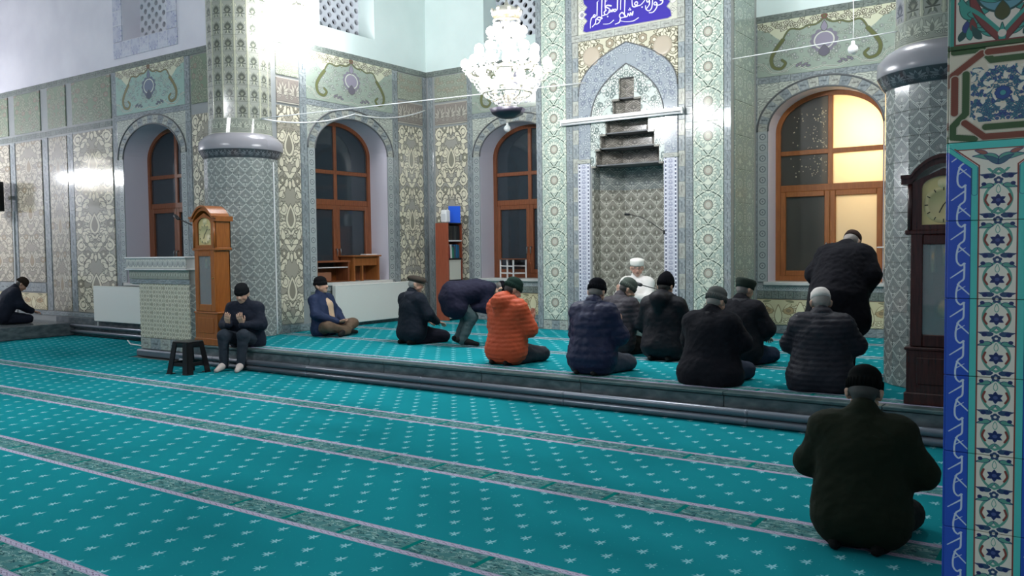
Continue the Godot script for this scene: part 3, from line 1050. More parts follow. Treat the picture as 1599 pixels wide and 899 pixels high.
func wall(called: String, t: Transform3D, length: float, low: Array, high: Array, up_mat: Material, th := 0.5) -> Node3D:
	var w := struct_node(called, t)
	for storey in 2:
		var ya: float = [0.0, 5.0][storey]
		var yb: float = [5.0, 8.5][storey]
		var s := mb()
		var x := 0.0
		var add := func(x0: float, x1: float, y0: float, y1: float) -> void:
			if x1 - x0 > 0.001 and y1 - y0 > 0.001:
				bx(s, mv((x0 + x1) / 2, (y0 + y1) / 2, -th / 2), Vector3(x1 - x0, y1 - y0, th))
		for o in (low if storey == 0 else high):
			add.call(x, o.x0, ya, yb)
			add.call(o.x0, o.x1, ya, o.sill)
			if o.rise > 0.0:
				var cx: float = (o.x0 + o.x1) / 2
				var a: float = (o.x1 - o.x0) / 2
				var pts := PackedVector2Array([Vector2(o.x1, yb), Vector2(o.x0, yb)])
				for p in arc(cx, o.spring, a, o.rise, 28): pts.append(p)
				prism(s, Transform3D.IDENTITY, pts, -th, 0.0)
			else:
				add.call(o.x0, o.x1, o.spring, yb)
			x = o.x1
		add.call(x, length, ya, yb)
		obj(s, ["masonry", "upper_masonry"][storey], [M.tile_ground, up_mat][storey], w)
	for o in low:
		# plastered reveal
		var out := [Vector2(o.x0, o.sill)] + arc((o.x0 + o.x1) / 2, o.spring, (o.x1 - o.x0) / 2, o.rise, 28) + [Vector2(o.x1, o.sill)]
		var ins := [Vector2(o.x0 + 0.006, o.sill)] + arc((o.x0 + o.x1) / 2, o.spring, (o.x1 - o.x0) / 2 - 0.006, o.rise - 0.006, 28) + [Vector2(o.x1 - 0.006, o.sill)]
		var rs := mb()
		for i in out.size() - 1:
			prism(rs, Transform3D.IDENTITY, PackedVector2Array([out[i], out[i + 1], ins[i + 1], ins[i]]), -th, 0.004)
		obj(rs, "reveal", M.reveal, w)
	return w

func op(x0: float, x1: float, sill := 1.05, spring := 3.3, rise := 0.57) -> Dictionary:
	return {"x0": x0, "x1": x1, "sill": sill, "spring": spring, "rise": rise}

func panel(w: Node3D, called: String, u0: float, u1: float, v0: float, v1: float, m: Material, uvr := Rect2(0, 0, 1, 1), proud := 0.018) -> void:
	put(box_mesh(Vector3(u1 - u0, v1 - v0, proud), 0.003, uvr), called, m, w, mv((u0 + u1) / 2, (v0 + v1) / 2, proud / 2))

# a strip of separate border tiles
func strip(w: Node3D, u0: float, u1: float, v0: float, v1: float, ms: Array, ln := 0.2, proud := 0.014, called := "border_tile") -> void:
	var horiz := u1 - u0 > v1 - v0
	var total := (u1 - u0) if horiz else (v1 - v0)
	var n := maxi(int(round(total / ln)), 1)
	for i in n:
		var a := total * i / n + 0.0015
		var b := total * (i + 1) / n - 0.0015
		var m: Material = ms[(i * 7 + int(u0 * 13) + int(v0 * 5)) % ms.size()]
		if horiz:
			put(box_mesh(Vector3(b - a, v1 - v0 - 0.002, proud), 0.002), called, m, w, mv(u0 + (a + b) / 2, (v0 + v1) / 2, proud / 2))
		else:
			put(box_mesh(Vector3(b - a, u1 - u0 - 0.002, proud), 0.002), called, m, w, rt((u0 + u1) / 2, v0 + (a + b) / 2, proud / 2, 0, 0, 90))

# tiles round an arched opening: ring of arch tiles, spandrels, jamb strips, thin moulding
func surround(w: Node3D, o: Dictionary, lam: Material, ring_in := 0.0, wd := 0.16, outer := 0.14) -> void:
	var cx: float = (o.x0 + o.x1) / 2
	var a: float = (o.x1 - o.x0) / 2
	var n := 19
	for i in n:
		var t0 := PI - PI * i / n
		var t1 := PI - PI * (i + 1) / n
		var pts := PackedVector2Array()
		for p in arc(cx, o.spring, a, o.rise, 3, t0, t1 + 0.004): pts.append(p)
		for p in arc(cx, o.spring, a + wd, o.rise + wd, 3, t1 + 0.004, t0): pts.append(p)
		var s := mb()
		prism(s, Transform3D.IDENTITY, pts, 0.0, 0.016)
		obj(s, "arch_tile", M.border[i % 3] if i % 2 else M.pale_band[0], w)
	for e in [0.0, wd]:
		var s := mb(true)
		var pts := []
		for p in arc(cx, o.spring, a + e, o.rise + e, 32): pts.append(Vector3(p.x, p.y, 0.018))
		tube(s, pts, 0.014, 6)
		obj(s, "arch_moulding", M.lead, w)
	var xa: float = o.x0 - wd - outer
	var xb: float = o.x1 + wd + outer
	var top := 4.0
	for side in [0, 1]:
		var pts := PackedVector2Array()
		if side == 0:
			pts.append(Vector2(xa + outer, top))
			pts.append(Vector2(xa + outer, o.spring))
			for p in arc(cx, o.spring, a + wd, o.rise + wd, 14, PI, PI / 2 + 0.001): pts.append(Vector2(p.x, minf(p.y, top - 0.002)))
			pts.append(Vector2(cx, top))
		else:
			pts.append(Vector2(xb - outer, top))
			pts.append(Vector2(cx + 0.001, top))
			for p in arc(cx, o.spring, a + wd, o.rise + wd, 14, PI / 2 - 0.001, 0.0): pts.append(Vector2(p.x, minf(p.y, top - 0.002)))
		var s := mb()
		prism(s, Transform3D.IDENTITY, pts, 0.0, 0.010, Rect2(xa, 3.2, xb - xa, 0.9))
		obj(s, "spandrel", M.t_spandrel, w)
	for sx in [0, 1]:
		var x0: float = o.x0 - wd if sx == 0 else o.x1
		strip(w, x0, x0 + wd, o.sill, o.spring, [M.ring_tile], 0.16, 0.016, "ring_tile")
		var x1: float = xa if sx == 0 else xb - outer
		strip(w, x1, x1 + outer, o.sill - 0.25, 4.0, M.border, 0.2)
		strip(w, x1, x1 + outer, 4.1, 4.9, M.border, 0.2)
	strip(w, xa, xb, 4.0, 4.1, M.border, 0.16)
	panel(w, "lambrequin_panel", xa + outer, xb - outer, 4.1, 4.9, lam)
	# below the sill
	put(box_mesh(Vector3(o.x1 - o.x0 + 0.1, 0.05, 0.62), 0.006), "sill", M.sill_stone, w, mv(cx, o.sill - 0.024, -0.25))
	strip(w, o.x0 - wd, o.x1 + wd, o.sill - 0.135, o.sill - 0.05, [M.ring_tile], 0.1, 0.014, "ring_tile")
	strip(w, xa + outer, xb - outer, o.sill - 0.25, o.sill - 0.137, M.top_band, 0.11)

# arched window: frame, mullion, transoms, two casements, six panes
func window(called: String, w: Transform3D, o: Dictionary, depth: float, m: Material, panes: Array) -> Node3D:
	var t := w * mv(0, 0, -depth)
	var n := struct_node(called, t)
	var x0: float = o.x0 + 0.005
	var x1: float = o.x1 - 0.005
	var cx := (x0 + x1) / 2
	var a := (x1 - x0) / 2
	var fw := 0.075
	var y0: float = o.sill + 0.005
	var outer := [Vector2(x1, y0), Vector2(x0, y0)] + arc(cx, o.spring, a, o.rise - 0.005, 30)
	# frame outline as a closed band
	var s := mb()
	var ins := [Vector2(x1 - fw, y0 + fw), Vector2(x0 + fw, y0 + fw)] + arc(cx, o.spring, a - fw, o.rise - fw, 30)
	for i in outer.size():
		var j := (i + 1) % outer.size()
		prism(s, Transform3D.IDENTITY, PackedVector2Array([outer[i], outer[j], ins[j], ins[i]]), -0.04, 0.04)
	obj(s, "frame", m, n)
	var ya := 2.45
	var yb := 2.98
	box("mullion", m, n, cx - 0.035, cx + 0.035, ya + 0.04, o.spring + o.rise - fw, -0.035, 0.035, 0.006)
	box("transom", m, n, x0 + fw, x1 - fw, yb - 0.035, yb + 0.035, -0.033, 0.033, 0.006)
	box("transom", m, n, x0 + fw, x1 - fw, ya - 0.05, ya + 0.05, -0.033, 0.033, 0.006)
	for sx in 2:
		var c0: float = x0 + fw if sx == 0 else cx
		var c1: float = cx if sx == 0 else x1 - fw
		var cs := mb()
		var cw := 0.08
		for r in [[c0, c0 + cw, y0 + fw, ya - 0.05], [c1 - cw, c1, y0 + fw, ya - 0.05], [c0 + cw, c1 - cw, y0 + fw, y0 + fw + cw], [c0 + cw, c1 - cw, ya - 0.05 - cw, ya - 0.05]]:
			bx(cs, mv((r[0] + r[1]) / 2, (r[2] + r[3]) / 2, 0.01), Vector3(r[1] - r[0] - 0.004, r[3] - r[2] - 0.002, 0.07), 0.006)
		var c := obj(cs, "casement", m, n)
		var hs := mb(true)
		var hx: float = cx - 0.04 if sx == 0 else cx + 0.04
		tube(hs, [Vector3(hx, 1.62, 0.05), Vector3(hx, 1.62, 0.085), Vector3(hx, 1.60, 0.09), Vector3(hx, 1.50, 0.09)], 0.011, 8)
		obj(hs, "handle", M.steel, c)
		var p: Array = [[c0 + cw, c1 - cw, y0 + fw + cw, ya - 0.05 - cw], [x0 + fw if sx == 0 else cx + 0.035, cx - 0.035 if sx == 0 else x1 - fw, ya + 0.05, yb - 0.035]]
		for k in 2:
			box("pane", panes[k * 2 + sx], n, p[k][0], p[k][1], p[k][2], p[k][3], -0.006, 0.006)
		var pts := PackedVector2Array()
		if sx == 0:
			pts.append(Vector2(cx - 0.035, yb + 0.035)); pts.append(Vector2(x0 + fw, yb + 0.035))
			for q in arc(cx, o.spring, a - fw, o.rise - fw, 14, PI, PI / 2): pts.append(Vector2(minf(q.x, cx - 0.035), q.y))
		else:
			pts.append(Vector2(x1 - fw, yb + 0.035)); pts.append(Vector2(cx + 0.035, yb + 0.035))
			for q in arc(cx, o.spring, a - fw, o.rise - fw, 14, PI / 2, 0.0): pts.append(Vector2(maxf(q.x, cx + 0.035), q.y))
		var ps := mb()
		prism(ps, Transform3D.IDENTITY, pts, -0.006, 0.006)
		obj(ps, "pane", panes[4 + sx], n)
	return n

# plaster screen with round holes in staggered rows
func pierced(called: String, w: Transform3D, x0: float, x1: float, y0: float, y1: float, depth: float) -> void:
	var n := struct_node(called, w * mv(0, 0, -depth))
	var s := mb()
	var pitch := 0.2
	var rows := int((y1 - y0) / (pitch * 0.5))
	var cols := int((x1 - x0) / pitch)
	var ph := (y1 - y0) / rows
	var pw := (x1 - x0) / cols
	# a net of cells, each a square with a round hole; alternate cells are solid
	for r in rows:
		for c in cols * 2:
			var cx := x0 + (c + 0.5) * pw / 2
			var cy := y0 + (r + 0.5) * ph
			var hw := pw / 4
			var hh := ph / 2
			if (r + c) % 2 == 1:
				bx(s, mv(cx, cy, 0), Vector3(hw * 2, hh * 2, 0.06))
				continue
			var rr := minf(hw, hh) * 0.93
			for q in 4:
				var pts := PackedVector2Array()
				var sx: float = [1, -1, -1, 1][q]
				var sy: float = [1, 1, -1, -1][q]
				pts.append(Vector2(cx + sx * hw, cy + sy * hh))
				pts.append(Vector2(cx, cy + sy * hh))
				for k in 5:
					var a := PI / 2 * (1.0 - k / 4.0)
					pts.append(Vector2(cx + sx * rr * cos(a), cy + sy * rr * sin(a)))
				pts.append(Vector2(cx + sx * hw, cy))
				prism(s, Transform3D.IDENTITY, pts, -0.03, 0.03)
	obj(s, "pierced_screen", M.pierced, n)
	box("night_backing", M.night, n, x0, x1, y0, y1, -0.09, -0.08)

func build_walls() -> void:
	# back wall of the bay
	var tb := mv(XL, 0, ZW)
	var ox := -XL
	var wl := op(-9.55 + ox, -7.9 + ox)
	var wr := op(-4.17 + ox, -2.55 + ox)
	var b := wall("wall_back", tb, 9.8, [wl, wr], [op(-9.43 + ox, -7.8 + ox, 5.36, 7.3, 0.0), op(-4.2 + ox, -2.5 + ox, 5.36, 7.3, 0.0)], M.plaster_mint)
	surround(b, wl, M.t_lamb)
	surround(b, wr, M.t_lamb)
	strip(b, 0.0, 9.8, 4.9, 5.0, M.top_band, 0.2, 0.02)
	strip(b, 0.06, 0.16, 0.42, 4.9, M.border, 0.2)
	panel(b, "tile_panel", 0.22, 1.0, 0.42, 3.92, M.t_tall)
	panel(b, "drop_panel", 0.22, 1.0, 3.96, 4.36, M.t_drops)
	panel(b, "upper_panel", 0.22, 1.0, 4.4, 4.88, M.t_up)
	strip(b, 0.0, 3.2, 0.28, 0.4, M.border, 0.2)
	strip(b, 6.4, 9.8, 0.28, 0.4, M.border, 0.2)
	for w in [wl, wr]:
		panel(b, "dado_panel", w.x0 - 0.16, (w.x0 + w.x1) / 2, 0.41, 0.79, M.t_dado, Rect2(0, 0, 1.5, 1))
		panel(b, "dado_panel", (w.x0 + w.x1) / 2 + 0.003, w.x1 + 0.16, 0.41, 0.79, M.t_dado, Rect2(0.5, 0, 1.5, 1))
	strip(b, 6.41, 6.48, 0.42, 3.95, M.pale_band, 0.24)
	panel(b, "tile_panel", wr.x1 + 0.32, 9.78, 0.42, 3.92, M.t_tall)
	panel(b, "upper_panel", wr.x1 + 0.32, 9.78, 4.0, 4.88, M.t_up)
	var pd: Array = [M.pane_dark, M.pane_dark, M.pane_dark, M.pane_dark, M.pane_dark, M.pane_dark]
	window("window_1", tb, wl, 0.44, M.wood, pd)
	# fogged panes of the right window
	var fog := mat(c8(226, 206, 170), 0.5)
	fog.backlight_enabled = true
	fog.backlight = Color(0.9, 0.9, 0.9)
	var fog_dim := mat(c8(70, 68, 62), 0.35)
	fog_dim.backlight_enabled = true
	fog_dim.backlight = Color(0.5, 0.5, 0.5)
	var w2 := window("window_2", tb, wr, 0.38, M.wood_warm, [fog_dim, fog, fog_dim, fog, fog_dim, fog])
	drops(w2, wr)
	pierced("window_5", tb, -9.43 + ox, -7.8 + ox, 5.36, 7.3, 0.42)
	pierced("window_6", tb, -4.2 + ox, -2.5 + ox, 5.36, 7.3, 0.42)
	# left wall of the bay, u runs away from the viewer
	var tl := rt(XL, 0, ZA, 0, 90, 0)
	var ws := op(1.02, 2.76)
	var l := wall("wall_left", tl, 3.9, [ws], [op(1.2, 2.5, 5.36, 7.3, 0.0)], M.plaster_mint)
	surround(l, ws, M.t_lamb)
	strip(l, 0.0, 3.89, 4.9, 5.0, M.top_band, 0.2, 0.02)
	panel(l, "tile_panel", 0.24, 0.70, 0.42, 3.92, M.t_tall_warm, Rect2(0.2, 0, 0.6, 1))
	panel(l, "drop_panel", 0.24, 0.70, 3.96, 4.36, M.t_drops, Rect2(0, 0, 0.6, 1))
	panel(l, "upper_panel", 0.24, 0.70, 4.4, 4.88, M.t_up, Rect2(0, 0, 0.6, 1))
	panel(l, "tile_panel", 3.08, 3.76, 0.42, 3.92, M.t_tall)
	panel(l, "drop_panel", 3.08, 3.76, 3.96, 4.36, M.t_drops)
	panel(l, "upper_panel", 3.08, 3.76, 4.4, 4.88, M.t_up)
	strip(l, 3.78, 3.88, 0.42, 4.9, M.border, 0.2)
	strip(l, 0.0, 3.89, 0.28, 0.4, M.border, 0.2)
	panel(l, "dado_panel", ws.x0 - 0.16, ws.x1 + 0.16, 0.41, 0.79, M.t_dado, Rect2(0, 0, 3, 1))
	window("window_3", tl, ws, 0.46, M.wood, pd)
	pierced("window_7", tl, 1.2, 2.5, 5.36, 7.3, 0.42)
	# hall wall left of the bay
	var th := mv(-22.0, 0, ZA)
	var oh := 22.0
	var wh := op(-14.75 + oh, -13.0 + oh)
	var h := wall("wall_hall", th, 10.67, [wh], [op(-14.65 + oh, -13.3 + oh, 5.42, 7.4, 0.0)], M.plaster_white)
	surround(h, wh, M.t_lamb_blue)
	strip(h, 0.0, 10.67, 4.9, 5.0, M.top_band, 0.2, 0.02)
	strip(h, 0.0, 6.9, 3.94, 4.04, M.top_band, 0.2)
	for d in [[-18.72, -17.67], [-17.37, -16.69], [-16.45, -15.1], [-12.66, -11.9], [-21.6, -20.4], [-20.2, -19.0]]:
		var wd: float = d[1] - d[0]
		var m: Material = M.t_tall_warm if wd > 1.1 and d[0] > -18 else M.t_faded
		if d[0] > -13: m = M.t_tall_warm
		panel(h, "tile_panel", d[0] + oh, d[1] + oh, 1.02 if d[0] < -17.5 else 0.46, 3.9, m)
		if d[0] < -17.5:
			panel(h, "dado_panel", d[0] + oh, d[1] + oh, 0.46, 0.80, M.t_dado)
			strip(h, d[0] + oh, d[1] + oh, 0.82, 1.0, M.border, 0.2)
		panel(h, "upper_panel", d[0] + oh, d[1] + oh, 4.08, 4.88, M.t_up_green)
	for x in [-18.86, -17.52, -16.57, -15.06 - 0.0]:
		if x > -15.1: continue
		strip(h, x - 0.1 + oh, x + 0.1 + oh, 0.46, 3.92, M.border, 0.24)
	strip(h, 0.0, 10.4, 0.36, 0.44, M.border, 0.24)
	panel(h, "skirting_slab", 4.7, 7.6, 0.012, 0.35, M.marble, Rect2(0, 0, 1, 1), 0.03)
	panel(h, "skirting_slab", 7.61, 10.5, 0.012, 0.35, M.marble, Rect2(0, 0, 1, 1), 0.03)
	window("window_4", th, wh, 0.5, M.wood, pd)
	pierced("window_8", th, -14.65 + oh, -13.3 + oh, 5.42, 7.4, 0.38)
	# tile frame of the upper hall window
	var fm := [glazed(tex(print_scatter(256, 256, c8(196, 198, 212), c8(206, 208, 220), c8(140, 142, 176), c8(150, 152, 190), 16, 77, 0.09))), glazed(tex(print_scatter(256, 256, c8(204, 205, 216), c8(214, 215, 224), c8(150, 152, 182), c8(168, 168, 196), 9, 78, 0.11)))]
	strip(h, -14.94 + oh, -13.0 + oh, 5.13, 5.41, fm, 0.27, 0.02, "frame_tile")
	strip(h, -14.94 + oh, -14.66 + oh, 5.42, 7.4, fm, 0.27, 0.02, "frame_tile")
	strip(h, -13.29 + oh, -13.01 + oh, 5.42, 7.4, fm, 0.27, 0.02, "frame_tile")
	# right wall of the bay and hall wall beyond it
	var tR := rt(-1.05, 0, ZW, 0, -90, 0)
	var r := wall("wall_right", tR, 3.9, [], [], M.plaster_mint)
	strip(r, 0.0, 3.9, 4.9, 5.0, M.top_band, 0.2, 0.02)
	for k in 3:
		panel(r, "tile_panel", 0.3 + k * 1.1, 1.2 + k * 1.1, 0.42, 3.92, M.t_tall)
		panel(r, "upper_panel", 0.3 + k * 1.1, 1.2 + k * 1.1, 4.0, 4.88, M.t_up)
	var hr := wall("wall_hall_right", mv(-0.55, 0, ZA), 8.55, [], [], M.plaster_white)
	for k in 5:
		panel(hr, "tile_panel", 0.4 + k * 1.6, 1.7 + k * 1.6, 0.46, 4.4, M.t_tall)
	# what stands outside in the night: a lit garden wall and a pier behind the right window
	var gw := struct_node("wall_garden")
	box("masonry", mat(c8(214, 190, 140), 0.9), gw, -6.5, -1.0, 0.0, 5.0, -15.4, -15.2)
	box("pier", mat(c8(90, 86, 78), 0.9), gw, -3.62, -3.42, 0.0, 5.0, -14.7, -13.2)

func drops(n: Node3D, o: Dictionary) -> void:
	var s := mb(true)
	var g := RandomNumberGenerator.new()
	g.seed = 12
	var cx: float = (o.x0 + o.x1) / 2
	for i in 150:
		var x := cx - 0.06 - absf(g.randfn(0.0, 0.22))
		var y := 2.62 + g.randf() * 1.1
		if x < o.x0 + 0.1: continue
		var e := (x - cx) / 0.74
		if y > 3.0 + 0.8 * sqrt(maxf(1.0 - e * e, 0.0)): continue
		if absf(y - 2.98) < 0.05 or y > 3.62: continue
		var r := g.randf_range(0.006, 0.013)
		lathe(s, rt(x, y, 0.006, 90, 0, 0), [Vector2(r, 0), Vector2(r * 0.7, r * 0.6), Vector2(0.0, r * 0.8)], 6)
	var m := mat(c8(240, 220, 180), 0.1)
	m.backlight_enabled = true
	m.backlight = Color(1, 1, 1)
	var o2 := obj(s, "water_drops", m, n)
	o2.set_meta("kind", "stuff")

# ---------------------------------------------------------------- the prayer niche
func pointed(hw: float, y0: float, y1: float, n := 14) -> Array:
	var r := []
	for sd in [-1.0, 1.0]:
		var part := []
		var p0 := Vector2(sd * hw, y0)
		var p1 := Vector2(sd * hw, y0 + 0.55 * (y1 - y0))
		var p2 := Vector2(sd * hw * 0.5, y1 - 0.2 * (y1 - y0))
		var p3 := Vector2(0, y1)
		for i in n + 1:
			part.append(p0.bezier_interpolate(p1, p2, p3, float(i) / n))
		if sd > 0: part.reverse()
		r += part
	return r

func build_mihrab() -> void:
	var m := thing("mihrab", "tall tiled prayer niche block with stepped vault and blue inscription panel", "prayer niche", Vector3(CX, 0, ZB))
	var top := 6.6
	var dp := -1.06
	var s := mb()
	for sx in [-1.0, 1.0]:
		bx(s, mv(sx * 1.115, (HP + top) / 2, dp / 2), Vector3(1.03, top - HP, -dp))
	bx(s, mv(0, (4.16 + top) / 2, dp / 2), Vector3(1.2, top - 4.16, -dp))
	bx(s, mv(0, (HP + 4.16) / 2, dp + 0.05), Vector3(1.2, 4.16 - HP, 0.1))
	var tiers := [[HP, 2.85, 0.6], [2.85, 3.105, 0.537], [3.105, 3.33, 0.46], [3.33, 3.56, 0.36], [3.56, 3.84, 0.24], [3.84, 4.15, 0.13]]
	for t in tiers.slice(1):
		for sx in [-1.0, 1.0]:
			bx(s, mv(sx * (0.6 + t[2]) / 2, (t[0] + t[1]) / 2, dp / 2 + 0.0), Vector3(0.6 - t[2], t[1] - t[0], -dp))
	obj(s, "body", M.backing, m)
	# recess: five facets per tier
	for k in tiers.size():
		var t: Array = tiers[k]
		var hw: float = t[2] - 0.001
		var d: float = [0.56, 0.44, 0.36, 0.28, 0.20, 0.12][k]
		var plan := [Vector2(-hw, 0), Vector2(-hw, -d * 0.4), Vector2(-hw * 0.55, -d), Vector2(hw * 0.55, -d), Vector2(hw, -d * 0.4), Vector2(hw, 0)]
		var run := 0.0
		for i in 5:
			var a: Vector2 = plan[i]
			var b: Vector2 = plan[i + 1]
			var ln := a.distance_to(b)
			var parts := [[t[0], t[1], M.t_muq, 0.26, 0.2]]
			if k == 0:
				parts = [[HP, 2.5, M.t_niche, 0.22, 0.27], [2.5, 2.85, M.t_hex, 0.26, 0.23]]
			for q in parts:
				var f := mb()
				var nrm := Vector3(-(b.y - a.y), 0, b.x - a.x).normalized()
				if nrm.dot(Vector3(-(a.x + b.x), 0, 1.0)) < 0: nrm = -nrm
				var off := nrm * 0.012
				var c4 := [Vector3(a.x, q[0], a.y), Vector3(b.x, q[0], b.y), Vector3(b.x, q[1], b.y), Vector3(a.x, q[1], a.y)]
				var uu0: float = run / q[3]
				var uu1: float = (run + ln) / q[3]
				var v1: float = (q[1] - q[0]) / q[4]
				var uv := [Vector2(uu0, v1), Vector2(uu1, v1), Vector2(uu1, 0), Vector2(uu0, 0)]
				var ff := c4.map(func(p): return p + off)
				var bb := c4.map(func(p): return p - off)
				face(f, ff, nrm, uv)
				face(f, bb, -nrm, uv)
				for e in 4:
					var e2 := (e + 1) % 4
					face(f, [ff[e], ff[e2], bb[e2], bb[e]], (ff[e] + ff[e2]) / 2 - (ff[(e + 2) % 4] + ff[(e + 3) % 4]) / 2, [uv[e], uv[e2], uv[e2], uv[e]])
				obj(f, "niche_facet", q[2], m)
			run += ln
		# underside of the next step
		var cs := mb()
		var pp := PackedVector2Array()
		for p in plan: pp.append(Vector2(p.x, p.y))
		prism(cs, rt(0, t[1], 0, 90, 0, 0), pp, -0.02, 0.0)
		obj(cs, "step_soffit", M.lead, m)
		for sx in [-1.0, 1.0]:
			if k < tiers.size() - 1:
				var nx: float = tiers[k + 1][2]
				put(box_mesh(Vector3(hw - nx + 0.01, 0.03, 0.05), 0.004), "step_edge", M.t_muq, m, mv(sx * (hw + nx) / 2, t[1] - 0.012, 0.006))
	# stepped tympanum
	var ty := mb()
	var arch_in := pointed(0.62, 3.5, 4.36)
	var pl := PackedVector2Array([Vector2(-0.62, 2.86)])
	for p in arch_in.slice(0, 15): pl.append(p)
	for i in range(5, 0, -1):
		pl.append(Vector2(-tiers[i][2], tiers[i][1]))
		pl.append(Vector2(-tiers[i][2], tiers[i][0]))
	# left half, then mirrored
	pl.insert(15 + 1, Vector2(0, 4.16))
	var pr := PackedVector2Array()
	for p in pl: pr.append(Vector2(-p.x, p.y))
	prism(ty, Transform3D.IDENTITY, pl, 0.0, 0.018, Rect2(-0.62, 2.9, 1.24, 1.46))
	prism(ty, Transform3D.IDENTITY, pr, 0.0, 0.018, Rect2(-0.62, 2.9, 1.24, 1.46))
	obj(ty, "tympanum", M.t_tymp, m)
	# bluish arch band between the inner and the outer arch
	var arch_out := pointed(0.83, 3.95, 4.68)
	var band := mb()
	for sd in [0, 1]:
		var pts := PackedVector2Array()
		var ao := arch_out.slice(0, 15) if sd == 0 else arch_out.slice(15)
		var ai := arch_in.slice(0, 15) if sd == 0 else arch_in.slice(15)
		if sd == 1:
			ao.reverse()
			ai.reverse()
		var sg := -1.0 if sd == 0 else 1.0
		pts.append(Vector2(sg * 0.83, 2.97))
		for p in ao: pts.append(p)
		ai.reverse()
		for p in ai: pts.append(p + Vector2(sg * 0.001, 0))
		pts.append(Vector2(sg * 0.621, 2.97))
		prism(band, Transform3D.IDENTITY, pts, 0.0, 0.024, Rect2(-0.83, 2.97, 1.66, 1.71))
	obj(band, "arch_band", M.t_blue_fine, m)
	for a in [arch_out, arch_in]:
		var ms := mb(true)
		tube(ms, a.map(func(p): return Vector3(p.x, p.y, 0.026)), 0.010, 6)
		obj(ms, "arch_moulding", M.lead, m)
	for sd in [0, 1]:
		var sg := -1.0 if sd == 0 else 1.0
		var pts := PackedVector2Array([Vector2(0, 4.79), Vector2(sg * 0.83, 4.79)])
		var ao := arch_out.slice(0, 15) if sd == 0 else arch_out.slice(15)
		if sd == 1: ao.reverse()
		for p in ao: pts.append(p)
		var sp := mb()
		prism(sp, Transform3D.IDENTITY, pts, 0.0, 0.016, Rect2(-0.83, 3.95, 1.66, 0.84))
		obj(sp, "spandrel", M.t_rose, m)
		var rs := mb(true)
		lathe(rs, rt(sg * 0.60, 4.54, 0.016, 90, 0, 0), [Vector2(0.15, 0), Vector2(0.145, 0.012), Vector2(0.11, 0.02), Vector2(0.06, 0.016), Vector2(0.0, 0.022)], 24)
		obj(rs, "boss", mat(c8(176, 164, 146), 0.3), m)
		# colonnette and side strips
		var x0 := sg * 0.73
		panel(m, "colonnette", x0 - 0.105, x0 + 0.105, HP + 0.02, 2.9, M.t_coln, Rect2(0, 0, 1, 11), 0.05)
		box("capital", M.pale_band[0], m, x0 - 0.115, x0 + 0.115, 2.9, 2.965, 0.0, 0.06, 0.008)
		var xi := minf(sg * 0.84, sg * 0.94)
		strip(m, xi, xi + 0.10, HP + 0.02, 4.78, [M.pale_band[0], M.border[0]], 0.22)
		xi = minf(sg * 0.95, sg * 1.06)
		strip(m, xi, xi + 0.11, HP + 0.02, top, M.border, 0.11)
		xi = minf(sg * 1.53, sg * 1.63)
		strip(m, xi, xi + 0.10, HP + 0.02, top, M.border, 0.2)
		xi = minf(sg * 1.07, sg * 1.52)
		for k in 12:
			panel(m, "floral_panel", xi, xi + 0.45, HP + 0.16 + k * 0.49, HP + 0.16 + (k + 1) * 0.49 - 0.002, M.t_ogee)
		strip(m, xi, xi + 0.45, HP + 0.0, HP + 0.15, [M.pale_band[0], M.border[1]], 0.15)
	# inscription in its frame
	panel(m, "inscription_panel", -0.83, 0.83, 4.9, 5.5, M.t_verse)
	strip(m, -0.945, 0.945, 4.795, 4.895, M.pale_band, 0.19, 0.03, "frame_tile")
	strip(m, -0.945, 0.945, 5.505, 5.6, M.pale_band, 0.19, 0.03, "frame_tile")
	strip(m, -0.945, -0.835, 4.9, 5.5, M.pale_band, 0.2, 0.03, "frame_tile")
	strip(m, 0.835, 0.945, 4.9, 5.5, M.pale_band, 0.2, 0.03, "frame_tile")
	panel(m, "upper_panel", -0.945, 0.945, 5.62, top, M.t_rose)
	# the return on the right and left
	for sg in [-1.0, 1.0]:
		for k in 13:
			put(box_mesh(Vector3(0.8, 0.48, 0.02), 0.003, Rect2(0, 0, 2, 1)), "return_panel", M.t_green, m, rt(sg * 1.641, HP + 0.25 + k * 0.482, -0.5, 0, sg * 90, 0))

